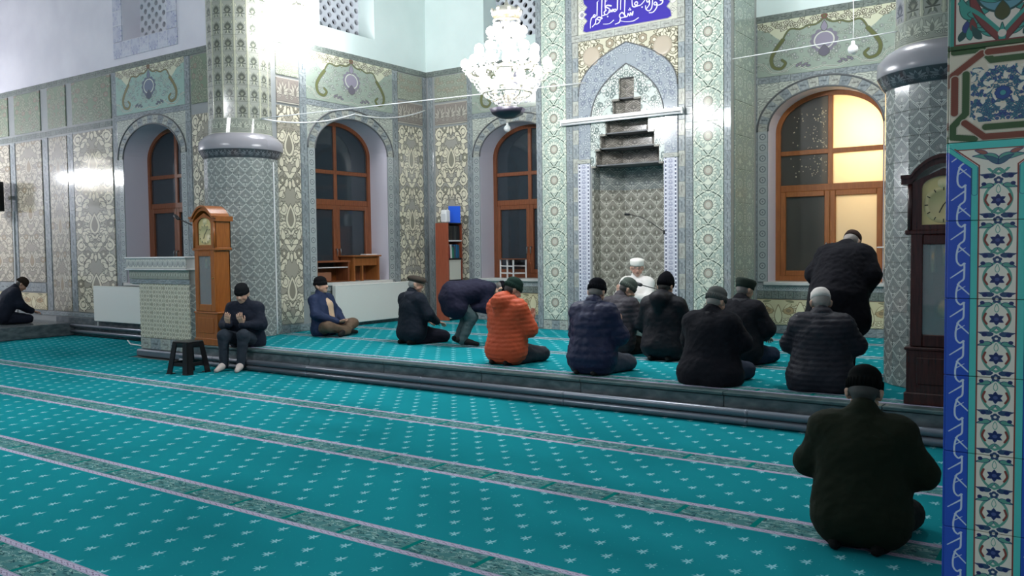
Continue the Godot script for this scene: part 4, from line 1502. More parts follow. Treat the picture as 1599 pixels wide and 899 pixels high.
# ---------------------------------------------------------------- columns and the near pillar
func column(at: Vector3, label: String) -> Node3D:
	var c := thing("tiled_column", label, "column", at, 0.0, "tiled columns of the bay")
	# flat glazed tiles round the shafts, each a piece of its own
	var s := mb()
	lathe(s, Transform3D.IDENTITY, [Vector2(0.545, HP), Vector2(0.545, 3.02)], 19)
	lathe(s, Transform3D.IDENTITY, [Vector2(0.464, 3.40), Vector2(0.464, 6.12)], 16)
	obj(s, "core", M.backing, c)
	var rows := 12
	var th := (3.02 - HP) / rows
	var tw := 2.0 * 0.558 * tan(PI / 19)
	for r in rows:
		for k in 19:
			var b := Basis(Vector3.UP, TAU * k / 19)
			put(box_mesh(Vector3(tw - 0.002, th - 0.002, 0.014), 0.0015), "lower_tile", M.t_col, c, Transform3D(b, b * Vector3(0, 0, 0.552) + Vector3(0, HP + th * (r + 0.5), 0)))
	tw = 2.0 * 0.477 * tan(PI / 16)
	for r in 10:
		for k in 16:
			var b := Basis(Vector3.UP, TAU * (k + 0.5) / 16)
			put(box_mesh(Vector3(tw - 0.002, 0.248, 0.014), 0.0015), "upper_tile", M.t_palm, c, Transform3D(b, b * Vector3(0, 0, 0.471) + Vector3(0, 3.62 + 0.25 * (r + 0.5), 0)))
	s = mb(true)
	lathe(s, Transform3D.IDENTITY, [Vector2(0.56, 3.02), Vector2(0.59, 3.06), Vector2(0.625, 3.13), Vector2(0.635, 3.15)], 48, 0.0, TAU, Vector2(9, 1))
	obj(s, "teeth_band", M.t_teeth_dark, c)
	s = mb(true)
	lathe(s, Transform3D.IDENTITY, [Vector2(0.635, 3.15), Vector2(0.64, 3.17), Vector2(0.635, 3.28)], 48)
	lathe(s, Transform3D.IDENTITY, [Vector2(0.635, 3.28), Vector2(0.56, 3.36), Vector2(0.49, 3.40)], 48)
	obj(s, "ring_cornice", mat(c8(150, 148, 154), 0.25), c)
	s = mb(true)
	lathe(s, Transform3D.IDENTITY, [Vector2(0.49, 3.40), Vector2(0.483, 3.62)], 48, 0.0, TAU, Vector2(8, 1))
	obj(s, "flower_band", M.t_teeth_mid, c)
	s = mb(true)
	lathe(s, Transform3D.IDENTITY, [Vector2(0.478, 6.12), Vector2(0.478, 8.49)], 48, 0.0, TAU, Vector2(16, 9))
	obj(s, "upper_shaft", M.t_palm, c)
	return c

func build_columns() -> void:
	column(Vector3(-11.2, 0.004, -8.69), "round patterned tile column beside the light oak longcase clock")
	column(Vector3(-1.2, 0.004, -8.9), "round patterned tile column behind the dark longcase clock")

func build_pillar() -> void:
	var x0 := -0.38
	var z := -2.78
	var hw := 0.396
	var p := thing("tiled_pillar", "near square pillar clad in blue, turquoise and cream floral tiles", "pillar", Vector3(x0 + hw, 0, z - hw))
	var s := mb()
	bx(s, mv(0, 4.25, 0), Vector3(hw * 2 - 0.012, 8.48, hw * 2 - 0.012))
	obj(s, "core", M.backing, p)
	for side in 2:
		# front face and left face
		var t := Transform3D.IDENTITY if side == 0 else rt(0, 0, 0, 0, -90, 0)
		for c in 3:
			var u := -hw + 0.264 * c + 0.132
			for r in range(0, 9):
				var y1 := 1.888 - r * 0.225
				var y0 := maxf(y1 - 0.2235, 0.001)
				var m: Material = M.t_spine_top if r == 0 else M.t_spine
				put(box_mesh(Vector3(0.2625, y1 - y0, 0.012), 0.0015), "wall_tile", m, p, t * mv(u, (y0 + y1) / 2, hw))
			put(box_mesh(Vector3(0.2625, 0.262, 0.012), 0.0015), "wall_tile", M.t_inter, p, t * mv(u, 1.888 + 0.132, hw))
			for r in 6:
				put(box_mesh(Vector3(0.2625, 0.262, 0.012), 0.0015), "wall_tile", M.t_bouquet, p, t * mv(u, 1.888 + 0.264 + 0.132 + r * 0.264, hw))

# ---------------------------------------------------------------- carpets
func carpet_piece(called: String, parent: Node, x0: float, x1: float, z0: float, z1: float, y: float, m: Material, stripe: bool) -> void:
	var s := mb()
	var nx := int(ceil((x1 - x0) / 0.4))
	var nz := maxi(int(ceil((z1 - z0) / 0.4)), 1)
	var fn := FastNoiseLite.new()
	fn.seed = 4
	fn.frequency = 0.55
	fn.fractal_octaves = 3
	var vert := func(i: int, j: int) -> void:
		var x := lerpf(x0, x1, float(i) / nx)
		var z := lerpf(z0, z1, float(j) / nz)
		var k := 0.94 + 0.32 * fn.get_noise_2d(x * 1.0, z * 1.8)
		s.set_color(Color(k, k, k))
		s.set_uv(Vector2((x + 4.045) / 0.964, (z - z0) / (z1 - z0)) if stripe else Vector2((x + 3.612) / 0.2527 + 0.25, (z + 4.483) / 0.3152 + 0.25))
		s.add_vertex(Vector3(x, y, z))
	for i in nx:
		for j in nz:
			for q in [[0, 0], [1, 0], [1, 1], [0, 0], [1, 1], [0, 1]]:
				vert.call(i + q[0], j + q[1])
	# rolled edge so that the pile has thickness
	for e in [[Vector3(x0, 0, z0), Vector3(x1, 0, z0), Vector3(0, 0, -1)], [Vector3(x0, 0, z1), Vector3(x1, 0, z1), Vector3(0, 0, 1)], [Vector3(x0, 0, z0), Vector3(x0, 0, z1), Vector3(-1, 0, 0)], [Vector3(x1, 0, z0), Vector3(x1, 0, z1), Vector3(1, 0, 0)]]:
		s.set_color(Color(0.9, 0.9, 0.9))
		var up := Vector3(0, y, 0)
		var dn := Vector3(0, y - 0.011, 0)
		face(s, [e[0] + dn, e[1] + dn, e[1] + up, e[0] + up], e[2], [Vector2.ZERO, Vector2.ZERO, Vector2.ZERO, Vector2.ZERO])
	obj(s, called, m, parent)

func build_carpets() -> void:
	var c := thing("prayer_carpet", "teal prayer carpet with white sprigs and patterned row stripes on hall floor", "carpet")
	var tops := [-6.18, -4.955, -3.57, -2.27, -0.97, 0.33, 1.63, 2.93]
	var wd := [0.265, 0.305, 0.275, 0.29, 0.29, 0.29, 0.29, 0.29]
	var z := -7.40
	carpet_piece("field", c, -21.98, -12.42, ZA + 0.04, z, 0.0, M.carpet, false)
	for k in tops.size():
		carpet_piece("field", c, -21.98, 7.98, z, tops[k], 0.0, M.carpet, false)
		carpet_piece("row_stripe", c, -21.98, 7.98, tops[k], tops[k] + wd[k], 0.0, M.stripe, true)
		z = tops[k] + wd[k]
	carpet_piece("field", c, -21.98, 7.98, z, 8.98, 0.0, M.carpet, false)
	var p := thing("platform_carpet", "teal carpet with white sprigs on the raised platform before the niche", "carpet", Vector3(0, HP, 0))
	var t2 := [-7.76, -9.22, -10.6, -11.95]
	z = -7.54
	for k in 4:
		carpet_piece("row_stripe", p, -10.8 if t2[k] < -8.8 else -10.97, -1.08 if t2[k] < -8.8 else 7.9, t2[k], t2[k] + 0.21, 0.0, M.stripe, true)
		var z1: float = t2[k + 1] + 0.21 if k < 3 else ZW + 0.03
		var xr := -1.08 if z1 < -8.9 else 7.9
		if k == 0:
			carpet_piece("field", p, -10.97, 7.9, -8.84, t2[0], 0.0, M.carpet, false)
			carpet_piece("field", p, -10.8, -1.08, z1, -8.84, 0.0, M.carpet, false)
		else:
			carpet_piece("field", p, -10.8, xr, z1, t2[k], 0.0, M.carpet, false)

# ---------------------------------------------------------------- furniture
func clock(called: String, label: String, at: Vector3, w: float, d: float, hgt: float, m: Material, dark: Material, turn := 0.0, glow_dial := false) -> void:
	var c := thing(called, label, "clock", at, turn)
	var y1 := 0.46
	var y2 := hgt - 0.62
	# plinth and base
	var s := mb()
	bx(s, mv(0, 0.05, 0), Vector3(w, 0.10, d), 0.008)
	bx(s, mv(0, 0.27, 0), Vector3(w * 0.94, 0.36, d * 0.94), 0.006)
	bx(s, mv(0, 0.28, d * 0.47), Vector3(w * 0.66, 0.22, 0.014), 0.005)
	bx(s, mv(0, y1, 0), Vector3(w, 0.03, d), 0.008)
	obj(s, "base", m, c)
	# trunk: sides, back, inner shelf
	s = mb()
	var tw := w * 0.84
	for sx in [-1.0, 1.0]:
		bx(s, mv(sx * (tw / 2 - 0.012), (y1 + y2) / 2, -0.01), Vector3(0.024, y2 - y1, d * 0.86), 0.003)
	bx(s, mv(0, (y1 + y2) / 2, -d * 0.43), Vector3(tw, y2 - y1, 0.014))
	obj(s, "trunk", m, c)
	box("back_panel", dark, c, -tw / 2 + 0.025, tw / 2 - 0.025, y1, y2, -d * 0.41, -d * 0.40)
	# glazed door
	s = mb()
	var zf := d * 0.43
	for sx in [-1.0, 1.0]:
		bx(s, mv(sx * (tw / 2 - 0.045), (y1 + y2) / 2 + 0.01, zf), Vector3(0.09, y2 - y1 - 0.02, 0.03), 0.006)
	bx(s, mv(0, y1 + 0.07, zf), Vector3(tw - 0.18, 0.10, 0.03), 0.006)
	bx(s, mv(0, y2 - 0.05, zf), Vector3(tw - 0.18, 0.08, 0.03), 0.006)
	var door := obj(s, "door", m, c)
	box("door_glass", M.clear_glass, door, -tw / 2 + 0.09, tw / 2 - 0.09, y1 + 0.12, y2 - 0.09, zf - 0.004, zf + 0.002)
	s = mb(true)
	lathe(s, rt(tw / 2 - 0.03, (y1 + y2) / 2 + 0.05, zf + 0.015, 90, 0, 0), [Vector2(0.010, 0), Vector2(0.010, 0.012), Vector2(0.0, 0.016)], 10)
	obj(s, "knob", M.brass, door)
	# pendulum and weights
	s = mb(true)
	tube(s, [Vector3(0, y2 - 0.1, -0.02), Vector3(0, y1 + 0.38, -0.02)], 0.006, 6)
	lathe(s, rt(0, y1 + 0.32, -0.026, 90, 0, 0), [Vector2(0.085, 0.0), Vector2(0.085, 0.006), Vector2(0.05, 0.016), Vector2(0, 0.018)], 24)
	obj(s, "pendulum", M.brass, c)
	for k in 3:
		s = mb(true)
		var wy: float = y1 + 0.62 + 0.05 * k
		lathe(s, mv(-0.09 + 0.09 * k, wy, 0.03), [Vector2(0.0, 0.0), Vector2(0.024, 0.004), Vector2(0.024, 0.22), Vector2(0.0, 0.225)], 14)
		tube(s, [Vector3(-0.09 + 0.09 * k, wy + 0.22, 0.03), Vector3(-0.09 + 0.09 * k, y2, 0.03)], 0.003, 5)
		obj(s, "weight", M.brass, c)
	# hood with arched face
	s = mb()
	var hw := w * 0.94
	var y3 := y2 + 0.40
	bx(s, mv(0, y2 + 0.01, 0), Vector3(w, 0.04, d), 0.008)
	for sx in [-1.0, 1.0]:
		bx(s, mv(sx * (hw / 2 - 0.014), (y2 + y3) / 2 + 0.02, -0.004), Vector3(0.028, y3 - y2, d * 0.9))
	bx(s, mv(0, (y2 + y3) / 2, -d * 0.44), Vector3(hw, y3 - y2, 0.016))
	# front board with arched opening
	var dial_w := hw * 0.30
	var ysp := y2 + 0.36
	var left := PackedVector2Array([Vector2(0, y3 + 0.12), Vector2(-hw / 2, y3), Vector2(-hw / 2, y2 + 0.03), Vector2(0, y2 + 0.03), Vector2(0, y2 + 0.07), Vector2(-dial_w, y2 + 0.07)])
	for p in arc(0, ysp, dial_w, dial_w * 0.62, 12, PI, PI / 2): left.append(p)
	var right := PackedVector2Array()
	for p in left: right.append(Vector2(-p.x, p.y))
	prism(s, Transform3D.IDENTITY, left, d * 0.40, d * 0.45)
	prism(s, Transform3D.IDENTITY, right, d * 0.40, d * 0.45)
	var hood := obj(s, "hood", m, c)
	for sx in [-1.0, 1.0]:
		s = mb(true)
		tube(s, [Vector3(sx * (hw / 2 - 0.02), y2 + 0.03, d * 0.45), Vector3(sx * (hw / 2 - 0.02), y3, d * 0.45)], 0.017, 10)
		obj(s, "pilaster", m, hood)
	# arched bonnet moulding: flat ends and a bow in the middle
	s = mb()
	var pr := [Vector2(-w / 2 - 0.03, y3)]
	for k in 17:
		var t := k / 16.0
		pr.append(Vector2(lerpf(-w * 0.42, w * 0.42, t), y3 + 0.155 * pow(sin(PI * t), 0.8)))
	pr.append(Vector2(w / 2 + 0.03, y3))
	for k in pr.size() - 1:
		var a: Vector2 = pr[k]
		var b: Vector2 = pr[k + 1]
		prism(s, Transform3D.IDENTITY, PackedVector2Array([a, b, b + Vector2(0, 0.07), a + Vector2(0, 0.07)]), -d * 0.5, d * 0.52)
		prism(s, Transform3D.IDENTITY, PackedVector2Array([a + Vector2(0, 0.045), b + Vector2(0, 0.045), b + Vector2(0, 0.075), a + Vector2(0, 0.075)]), d * 0.52, d * 0.60)
	obj(s, "bonnet", m, c)
	# dial
	s = mb()
	var dp := PackedVector2Array([Vector2(dial_w, y2 + 0.07), Vector2(-dial_w, y2 + 0.07)])
	for p in arc(0, ysp, dial_w, dial_w * 0.62, 16): dp.append(p)
	prism(s, Transform3D.IDENTITY, dp, d * 0.36, d * 0.375)
	var dial := obj(s, "dial", M.gilt_dial, c)
	s = mb(true)
	var dy := y2 + 0.07 + dial_w
	lathe(s, rt(0, dy, d * 0.375, 90, 0, 0), [Vector2(dial_w * 0.95, 0), Vector2(dial_w * 0.93, 0.005), Vector2(dial_w * 0.70, 0.006), Vector2(dial_w * 0.68, 0.002), Vector2(0, 0.003)], 28)
	obj(s, "chapter_ring", mat(c8(206, 190, 140), 0.4), dial)
	s = mb()
	for k in 12:
		var a := TAU * k / 12
		bx(s, mv(sin(a) * dial_w * 0.80, dy + cos(a) * dial_w * 0.80, d * 0.375 + 0.008) * Transform3D(Basis(Vector3(0, 0, 1), -a), Vector3.ZERO), Vector3(0.007, 0.026, 0.002))
	obj(s, "hour_marks", M.black, dial)
	for hnd in [[0.62, 0.7], [0.45, 3.6]]:
		s = mb()
		bx(s, mv(0, dy, d * 0.375 + 0.010) * Transform3D(Basis(Vector3(0, 0, 1), -hnd[1]), Vector3.ZERO) * mv(0, dial_w * hnd[0] / 2, 0), Vector3(0.008, dial_w * hnd[0], 0.002))
		obj(s, "hand", M.black, dial)
	s = mb(true)
	lathe(s, rt(0, ysp + dial_w * 0.25, d * 0.375, 90, 0, 0), [Vector2(dial_w * 0.3, 0), Vector2(dial_w * 0.28, 0.006), Vector2(0, 0.008)], 20)
	obj(s, "moon_disc", mat(c8(220, 206, 160), 0.4), dial)
	if glow_dial:
		box("vent_slot", M.black, c, tw / 2 - 0.002, tw / 2 + 0.004, y2 - 0.02, y2 + 0.02, -0.06, 0.06)

func radiator(label: String, t: Transform3D, ln: float, y0: float, y1: float) -> void:
	var r := thing("panel_radiator", label, "radiator")
	r.transform = t
	var s := mb()
	bx(s, mv(ln / 2, (y0 + y1) / 2, 0.10), Vector3(ln, y1 - y0, 0.022), 0.008)
	bx(s, mv(ln / 2, (y0 + y1) / 2, 0.045), Vector3(ln, y1 - y0, 0.016), 0.006)
	obj(s, "panel", M.white_enamel, r)
	s = mb()
	bx(s, mv(ln / 2, y1 - 0.004, 0.072), Vector3(ln + 0.004, 0.014, 0.085), 0.004)
	for k in int(ln / 0.03):
		bx(s, mv(0.02 + k * 0.03, y1 + 0.0035, 0.072), Vector3(0.006, 0.004, 0.07))
	obj(s, "top_grille", M.white_enamel, r)
	for e in [0.0, ln]:
		s = mb()
		bx(s, mv(e, (y0 + y1) / 2, 0.072), Vector3(0.008, y1 - y0 - 0.02, 0.08), 0.003)
		obj(s, "side_cover", M.white_enamel, r)
	s = mb(true)
	tube(s, [Vector3(ln - 0.05, y0 + 0.02, 0.07), Vector3(ln - 0.05, y0 - 0.10, 0.07), Vector3(ln - 0.05, y0 - 0.16, 0.03)], 0.012, 8)
	tube(s, [Vector3(0.05, y0 + 0.02, 0.07), Vector3(0.05, y0 - 0.10, 0.07), Vector3(0.05, y0 - 0.16, 0.03)], 0.012, 8)
	obj(s, "feed_pipe", M.white_paint, r)
	s = mb(true)
	lathe(s, rt(ln + 0.004, y1 - 0.07, 0.07, 0, 0, -90), [Vector2(0.02, 0), Vector2(0.022, 0.02), Vector2(0.018, 0.06), Vector2(0, 0.065)], 12)
	obj(s, "valve", M.white_plastic, r)

func stool(at: Vector3, turn: float) -> void:
	var o := thing("plastic_stool", "black plastic stool on the teal carpet beside the light oak longcase clock", "stool", at, turn)
	var hgt := 0.43
	var a := 0.13
	var b := 0.188
	var s := mb()
	bx(s, mv(0, hgt - 0.012, 0), Vector3(a * 2 + 0.02, 0.024, a * 2 + 0.02), 0.011)
	for k in 4:
		var ang := PI / 2 * k
		bx(s, Transform3D(Basis(Vector3.UP, ang), Vector3.ZERO) * mv(0, hgt - 0.05, a + 0.004), Vector3(a * 2 - 0.02, 0.06, 0.012), 0.005)
	obj(s, "seat", M.black_plastic, o)
	for k in 4:
		var sx: float = [1, 1, -1, -1][k]
		var sz: float = [1, -1, -1, 1][k]
		var l := mb()
		# angle-shaped leg, wider at the foot
		for f in 2:
			var top := Vector3(sx * a, hgt - 0.02, sz * a)
			var bot := Vector3(sx * b, 0.0, sz * b)
			var inw := Vector3(-sx, 0, 0) if f == 0 else Vector3(0, 0, -sz)
			var out := Vector3(0, 0, sz) if f == 0 else Vector3(sx, 0, 0)
			var q := [bot, bot + inw * 0.085, top + inw * 0.075, top]
			var off := out * 0.012
			var z4 := [Vector2.ZERO, Vector2.ZERO, Vector2.ZERO, Vector2.ZERO]
			var qo := q.map(func(p): return p + off)
			face(l, qo, out, z4)
			face(l, q, -out, z4)
			for e in 4:
				var e2 := (e + 1) % 4
				face(l, [q[e], q[e2], qo[e2], qo[e]], (q[e] + q[e2]) / 2 - (q[(e + 2) % 4] + q[(e + 3) % 4]) / 2, z4)
		bx(l, mv(sx * (b - 0.03), 0.006, sz * (b - 0.03)), Vector3(0.09, 0.012, 0.09), 0.004)
		obj(l, "leg", M.black_plastic, o)
	for k in 4:
		var r := mb()
		bx(r, Transform3D(Basis(Vector3.UP, PI / 2 * k), Vector3.ZERO) * rt(0, 0.13, 0.168, -7, 0, 0), Vector3(0.24, 0.05, 0.010), 0.004)
		obj(r, "rail", M.black_plastic, o)

func pedestal() -> void:
	# low tiled pier with a white cornice left of the oak clock
	var x0 := -12.28
	var x1 := -11.0
	var zf := -7.56
	var d := 0.25
	var p := thing("tiled_pier", "low tiled pier with white toothed cornice under the hall window", "pier", Vector3((x0 + x1) / 2, 0.0, zf - d))
	var hw := (x1 - x0) / 2
	var s := mb()
	bx(s, mv(0, 0.56, 0), Vector3(hw * 2 - 0.03, 1.12, d * 2 - 0.03))
	bx(s, mv(-0.11, 1.31, 0), Vector3(hw * 2 + 0.20, 0.40, d * 2 - 0.01))
	obj(s, "core", M.backing, p)
	for k in 4:
		panel_at(p, "star_panel", M.t_stars, mv(-hw + hw / 4 + k * hw / 2, 0.71, d), Vector2(hw / 2 - 0.002, 0.83), Rect2(0, 0, 2.2, 6.6))
	for k in 5:
		panel_at(p, "plinth_tile", [M.pale_band[0], M.border[0]][k % 2], mv(-hw + hw / 5 + k * hw / 2.5, 0.205, d), Vector2(hw / 2.5 - 0.002, 0.165))
	panel_at(p, "side_panel", M.t_col, rt(hw, 0.71, 0, 0, 90, 0), Vector2(d * 2 - 0.002, 0.83), Rect2(0, 0, 2, 4))
	panel_at(p, "side_panel", M.t_stars, rt(-hw, 0.71, 0, 0, -90, 0), Vector2(d * 2 - 0.002, 0.83), Rect2(0, 0, 2, 6.4))
	var c0 := -hw - 0.24
	var cl := (hw + 0.02 - c0) / 6.0
	for k in 6:
		panel_at(p, "cornice_tile", M.t_teeth_pale, mv(c0 + cl * (k + 0.5), 1.43, d + 0.06), Vector2(cl - 0.002, 0.15))
		panel_at(p, "cornice_tile", M.t_teeth_mid, mv(c0 + cl * (k + 0.5), 1.265, d + 0.02), Vector2(cl - 0.002, 0.13))
		panel_at(p, "cornice_tile", M.border[k % 3], mv(c0 + cl * (k + 0.5), 1.16, d + 0.01), Vector2(cl - 0.002, 0.07))
	box("cornice_bed", M.white_paint, p, c0, hw + 0.02, 1.352, 1.51, -d - 0.05, d + 0.054)
	box("cornice_edge", M.white_paint, p, c0 - 0.02, hw + 0.03, 1.334, 1.354, -d - 0.06, d + 0.085, 0.004)
	box("cap_slab", M.white_paint, p, c0 - 0.02, hw + 0.03, 1.508, 1.532, -d - 0.06, d + 0.09, 0.006)
	box("base_moulding", M.pipe, p, -hw - 0.06, hw, 0.0, 0.11, -d - 0.03, d + 0.06, 0.02)

func panel_at(p: Node3D, called: String, m: Material, t: Transform3D, sz: Vector2, uvr := Rect2(0, 0, 1, 1)) -> void:
	put(box_mesh(Vector3(sz.x, sz.y, 0.016), 0.003, uvr), called, m, p, t)

func build_furniture() -> void:
	clock("longcase_clock", "light oak longcase clock standing against the round tiled column", Vector3(-10.47, HP - 0.003, -7.575), 0.54, 0.28, 1.97, M.oak, M.oak_dark, 0.0, true)
	clock("longcase_clock", "dark mahogany longcase clock half hidden behind the blue tiled pillar", Vector3(-1.07, HP, -7.72), 0.56, 0.30, 2.02, M.mahogany, M.mahogany)
	pedestal()
	radiator("short white panel radiator on the hall wall left of the low tiled pier", mv(-15.68, 0, ZA + 0.03), 1.6, 0.32, 0.98)
	radiator("long white panel radiator under the bay window beside the bookcase", rt(XL + 0.025, 0, -10.15, 0, 90, 0), 1.95, 0.34, 1.0)
	stool(Vector3(-9.97, 0, -6.80), 8.0)
	bookcase()
	desks()
	# pipes along the hall wall
	for k in 2:
		var s := mb(true)
		var y: float = [0.20, 0.09][k]
		tube(s, [Vector3(-17.3, y, ZA + 0.10), Vector3(-14.0, y, ZA + 0.10), Vector3(-11.9, y, ZA + 0.10)], 0.03, 10)
		tag(obj(s, "heating_pipe", M.pipe, self), ["upper grey heating pipe at the foot of the hall wall below the short radiator", "lower grey heating pipe at the foot of the hall wall"][k], "pipe")

func bookcase() -> void:
	# narrow open case in the corner, its side towards the room
	var w := 0.30
	var d := 0.34
	var b := thing("bookcase", "tall narrow brown bookcase standing in the bay corner", "bookcase", Vector3(-10.02, HP, -12.35), 0.0)
	# local +x is the open front, seen obliquely
	var hgt := 1.80
	box("side_board", M.board, b, -0.16, 0.14, 0.0, hgt, 0.15, 0.17, 0.002)
	box("side_board", M.board, b, -0.16, 0.14, 0.0, hgt, -0.25, -0.23, 0.002)
	box("back_board", M.board, b, -0.16, -0.145, 0.0, hgt, -0.23, 0.15)
	var ys := [0.05, 0.42, 0.74, 1.14, 1.47, 1.79]
	for k in ys.size():
		box("shelf", [M.white_paint, M.black, M.black, M.black, M.white_paint, M.black][k], b, -0.145, 0.14, ys[k] - 0.012, ys[k] + 0.012, -0.23, 0.15, 0.002)
	var o := Vector3(-10.02, HP, -12.35)
	# things on the shelves: spines face +x
	var put_book := func(called: String, label: String, cat: String, group: String, y: float, z: float, th: float, h: float, dp: float, cover: Color, lean := 0.0) -> void:
		var bk := thing(called, label, cat, o + Vector3(0.125 - dp / 2, y + 0.012, z), 0.0, group)
		bk.rotation_degrees.x = lean
		var cm := mat(cover, 0.5)
		box("cover", cm, bk, -dp / 2, dp / 2, 0, h, -th / 2, -th / 2 + 0.003)
		box("cover", cm, bk, -dp / 2, dp / 2, 0, h, th / 2 - 0.003, th / 2)
		box("spine", cm, bk, dp / 2 - 0.004, dp / 2, 0, h, -th / 2 + 0.003, th / 2 - 0.003)
		box("pages", mat(c8(222, 216, 200), 0.9), bk, -dp / 2, dp / 2 - 0.006, 0.004, h - 0.004, -th / 2 + 0.004, th / 2 - 0.004)
	var dk := [c8(30, 32, 30), c8(46, 44, 40), c8(24, 26, 30), c8(58, 60, 58), c8(28, 30, 34), c8(20, 20, 24)]
	for k in 6:
		put_book.call("book", "dark bound book in the row on the top shelf of the corner bookcase", "book", "dark books on the top shelf", 1.47, 0.115 - k * 0.056, 0.05, 0.265, 0.2, dk[k])
	var c2 := [c8(120, 44, 40), c8(206, 210, 206), c8(30, 120, 92), c8(70, 84, 96), c8(22, 96, 140), c8(24, 84, 110)]
	var n2 := ["dark red book at the left of the third bookcase shelf", "white book beside the red one on the third bookcase shelf", "green book in the middle of the third bookcase shelf", "slate grey book on the third bookcase shelf", "bright blue book on the third bookcase shelf", "deep teal blue book at the right end of the third bookcase shelf"]
	for k in 6:
		put_book.call("book", n2[k], "book", "mixed books on the third shelf", 1.14, 0.115 - k * 0.054, 0.042, [0.24, 0.25, 0.2, 0.23, 0.25, 0.24][k], 0.2, c2[k], 3.0 if k < 3 else 0.0)
	var bx1 := thing("file_box", "pale cream file box on the fourth bookcase shelf", "box", o + Vector3(0.02, 0.752, -0.05))
	box("carton", mat(c8(206, 202, 190), 0.7), bx1, -0.11, 0.115, 0, 0.33, -0.155, 0.165, 0.003)
	box("lid", mat(c8(196, 192, 180), 0.7), bx1, -0.113, 0.118, 0.33, 0.365, -0.158, 0.168, 0.003)
	var y := 0.432
	var stack := [[c8(208, 214, 210), 0.05], [c8(44, 150, 146), 0.022], [c8(186, 208, 214), 0.055], [c8(40, 140, 140), 0.10], [c8(52, 158, 152), 0.055]]
	var sn := ["white folder at the bottom of the stack in the bookcase", "thin teal folder low in the bookcase stack", "pale blue folder in the middle of the bookcase stack", "thick teal folder near the top of the bookcase stack", "lighter teal folder on top of the bookcase stack"]
	for k in stack.size():
		var f := thing("folder", sn[k], "folder", o + Vector3(0.02, y, -0.05), 0.0, "folders stacked in the corner bookcase")
		var h: float = stack[k][1]
		box("cover", mat(stack[k][0], 0.5), f, -0.11, 0.117, 0, h - 0.001, -0.15, 0.155, 0.003)
		box("paper", mat(c8(224, 224, 218), 0.9), f, -0.112, 0.112, 0.004, h - 0.005, -0.152, 0.157)
		y += h
	# shoe sized bag and cup on the floor shelf
	var bag := thing("black_bag", "black bag with a white twisted handle on the lowest bookcase shelf", "bag", o + Vector3(0.03, 0.063, -0.03))
	var s := mb(true)
	lathe(s, Transform3D.IDENTITY, [Vector2(0.10, 0), Vector2(0.125, 0.05), Vector2(0.12, 0.15), Vector2(0.06, 0.21), Vector2(0, 0.22)], 16, 0, TAU, Vector2.ONE, Vector3(0.75, 1, 1.1))
	obj(s, "sack", M.black, bag)
	s = mb(true)
	tube(s, [Vector3(0.07, 0.15, 0.05), Vector3(0.10, 0.23, 0.02), Vector3(0.10, 0.17, -0.03), Vector3(0.09, 0.10, -0.02)], 0.012, 6)
	obj(s, "handle", M.white_plastic, bag)
	# on top
	var wb := thing("white_canister", "white rounded plastic box on top of the bookcase", "box", o + Vector3(-0.01, hgt + 0.005, 0.05))
	box("body", M.white_plastic, wb, -0.06, 0.07, 0, 0.235, -0.065, 0.075, 0.02)
	box("label_band", mat(c8(204, 206, 208), 0.6), wb, -0.05, 0.06, 0.04, 0.16, 0.0755, 0.0765)
	var bf := thing("blue_folder", "bright blue binder leaning on top of the bookcase", "binder", o + Vector3(0.06, hgt + 0.005, -0.13))
	bf.rotation_degrees = Vector3(4, 35, 0)
	box("cover", mat(c8(16, 88, 214), 0.35), bf, -0.11, 0.11, 0, 0.31, 0.02, 0.024)
	box("cover", mat(c8(16, 80, 200), 0.35), bf, -0.11, 0.11, 0, 0.31, -0.024, -0.02)
	box("spine", mat(c8(20, 92, 220), 0.35), bf, 0.106, 0.11, 0, 0.31, -0.02, 0.02)
	box("paper", mat(c8(230, 230, 230), 0.9), bf, -0.1, 0.1, 0.01, 0.3, -0.014, 0.014)

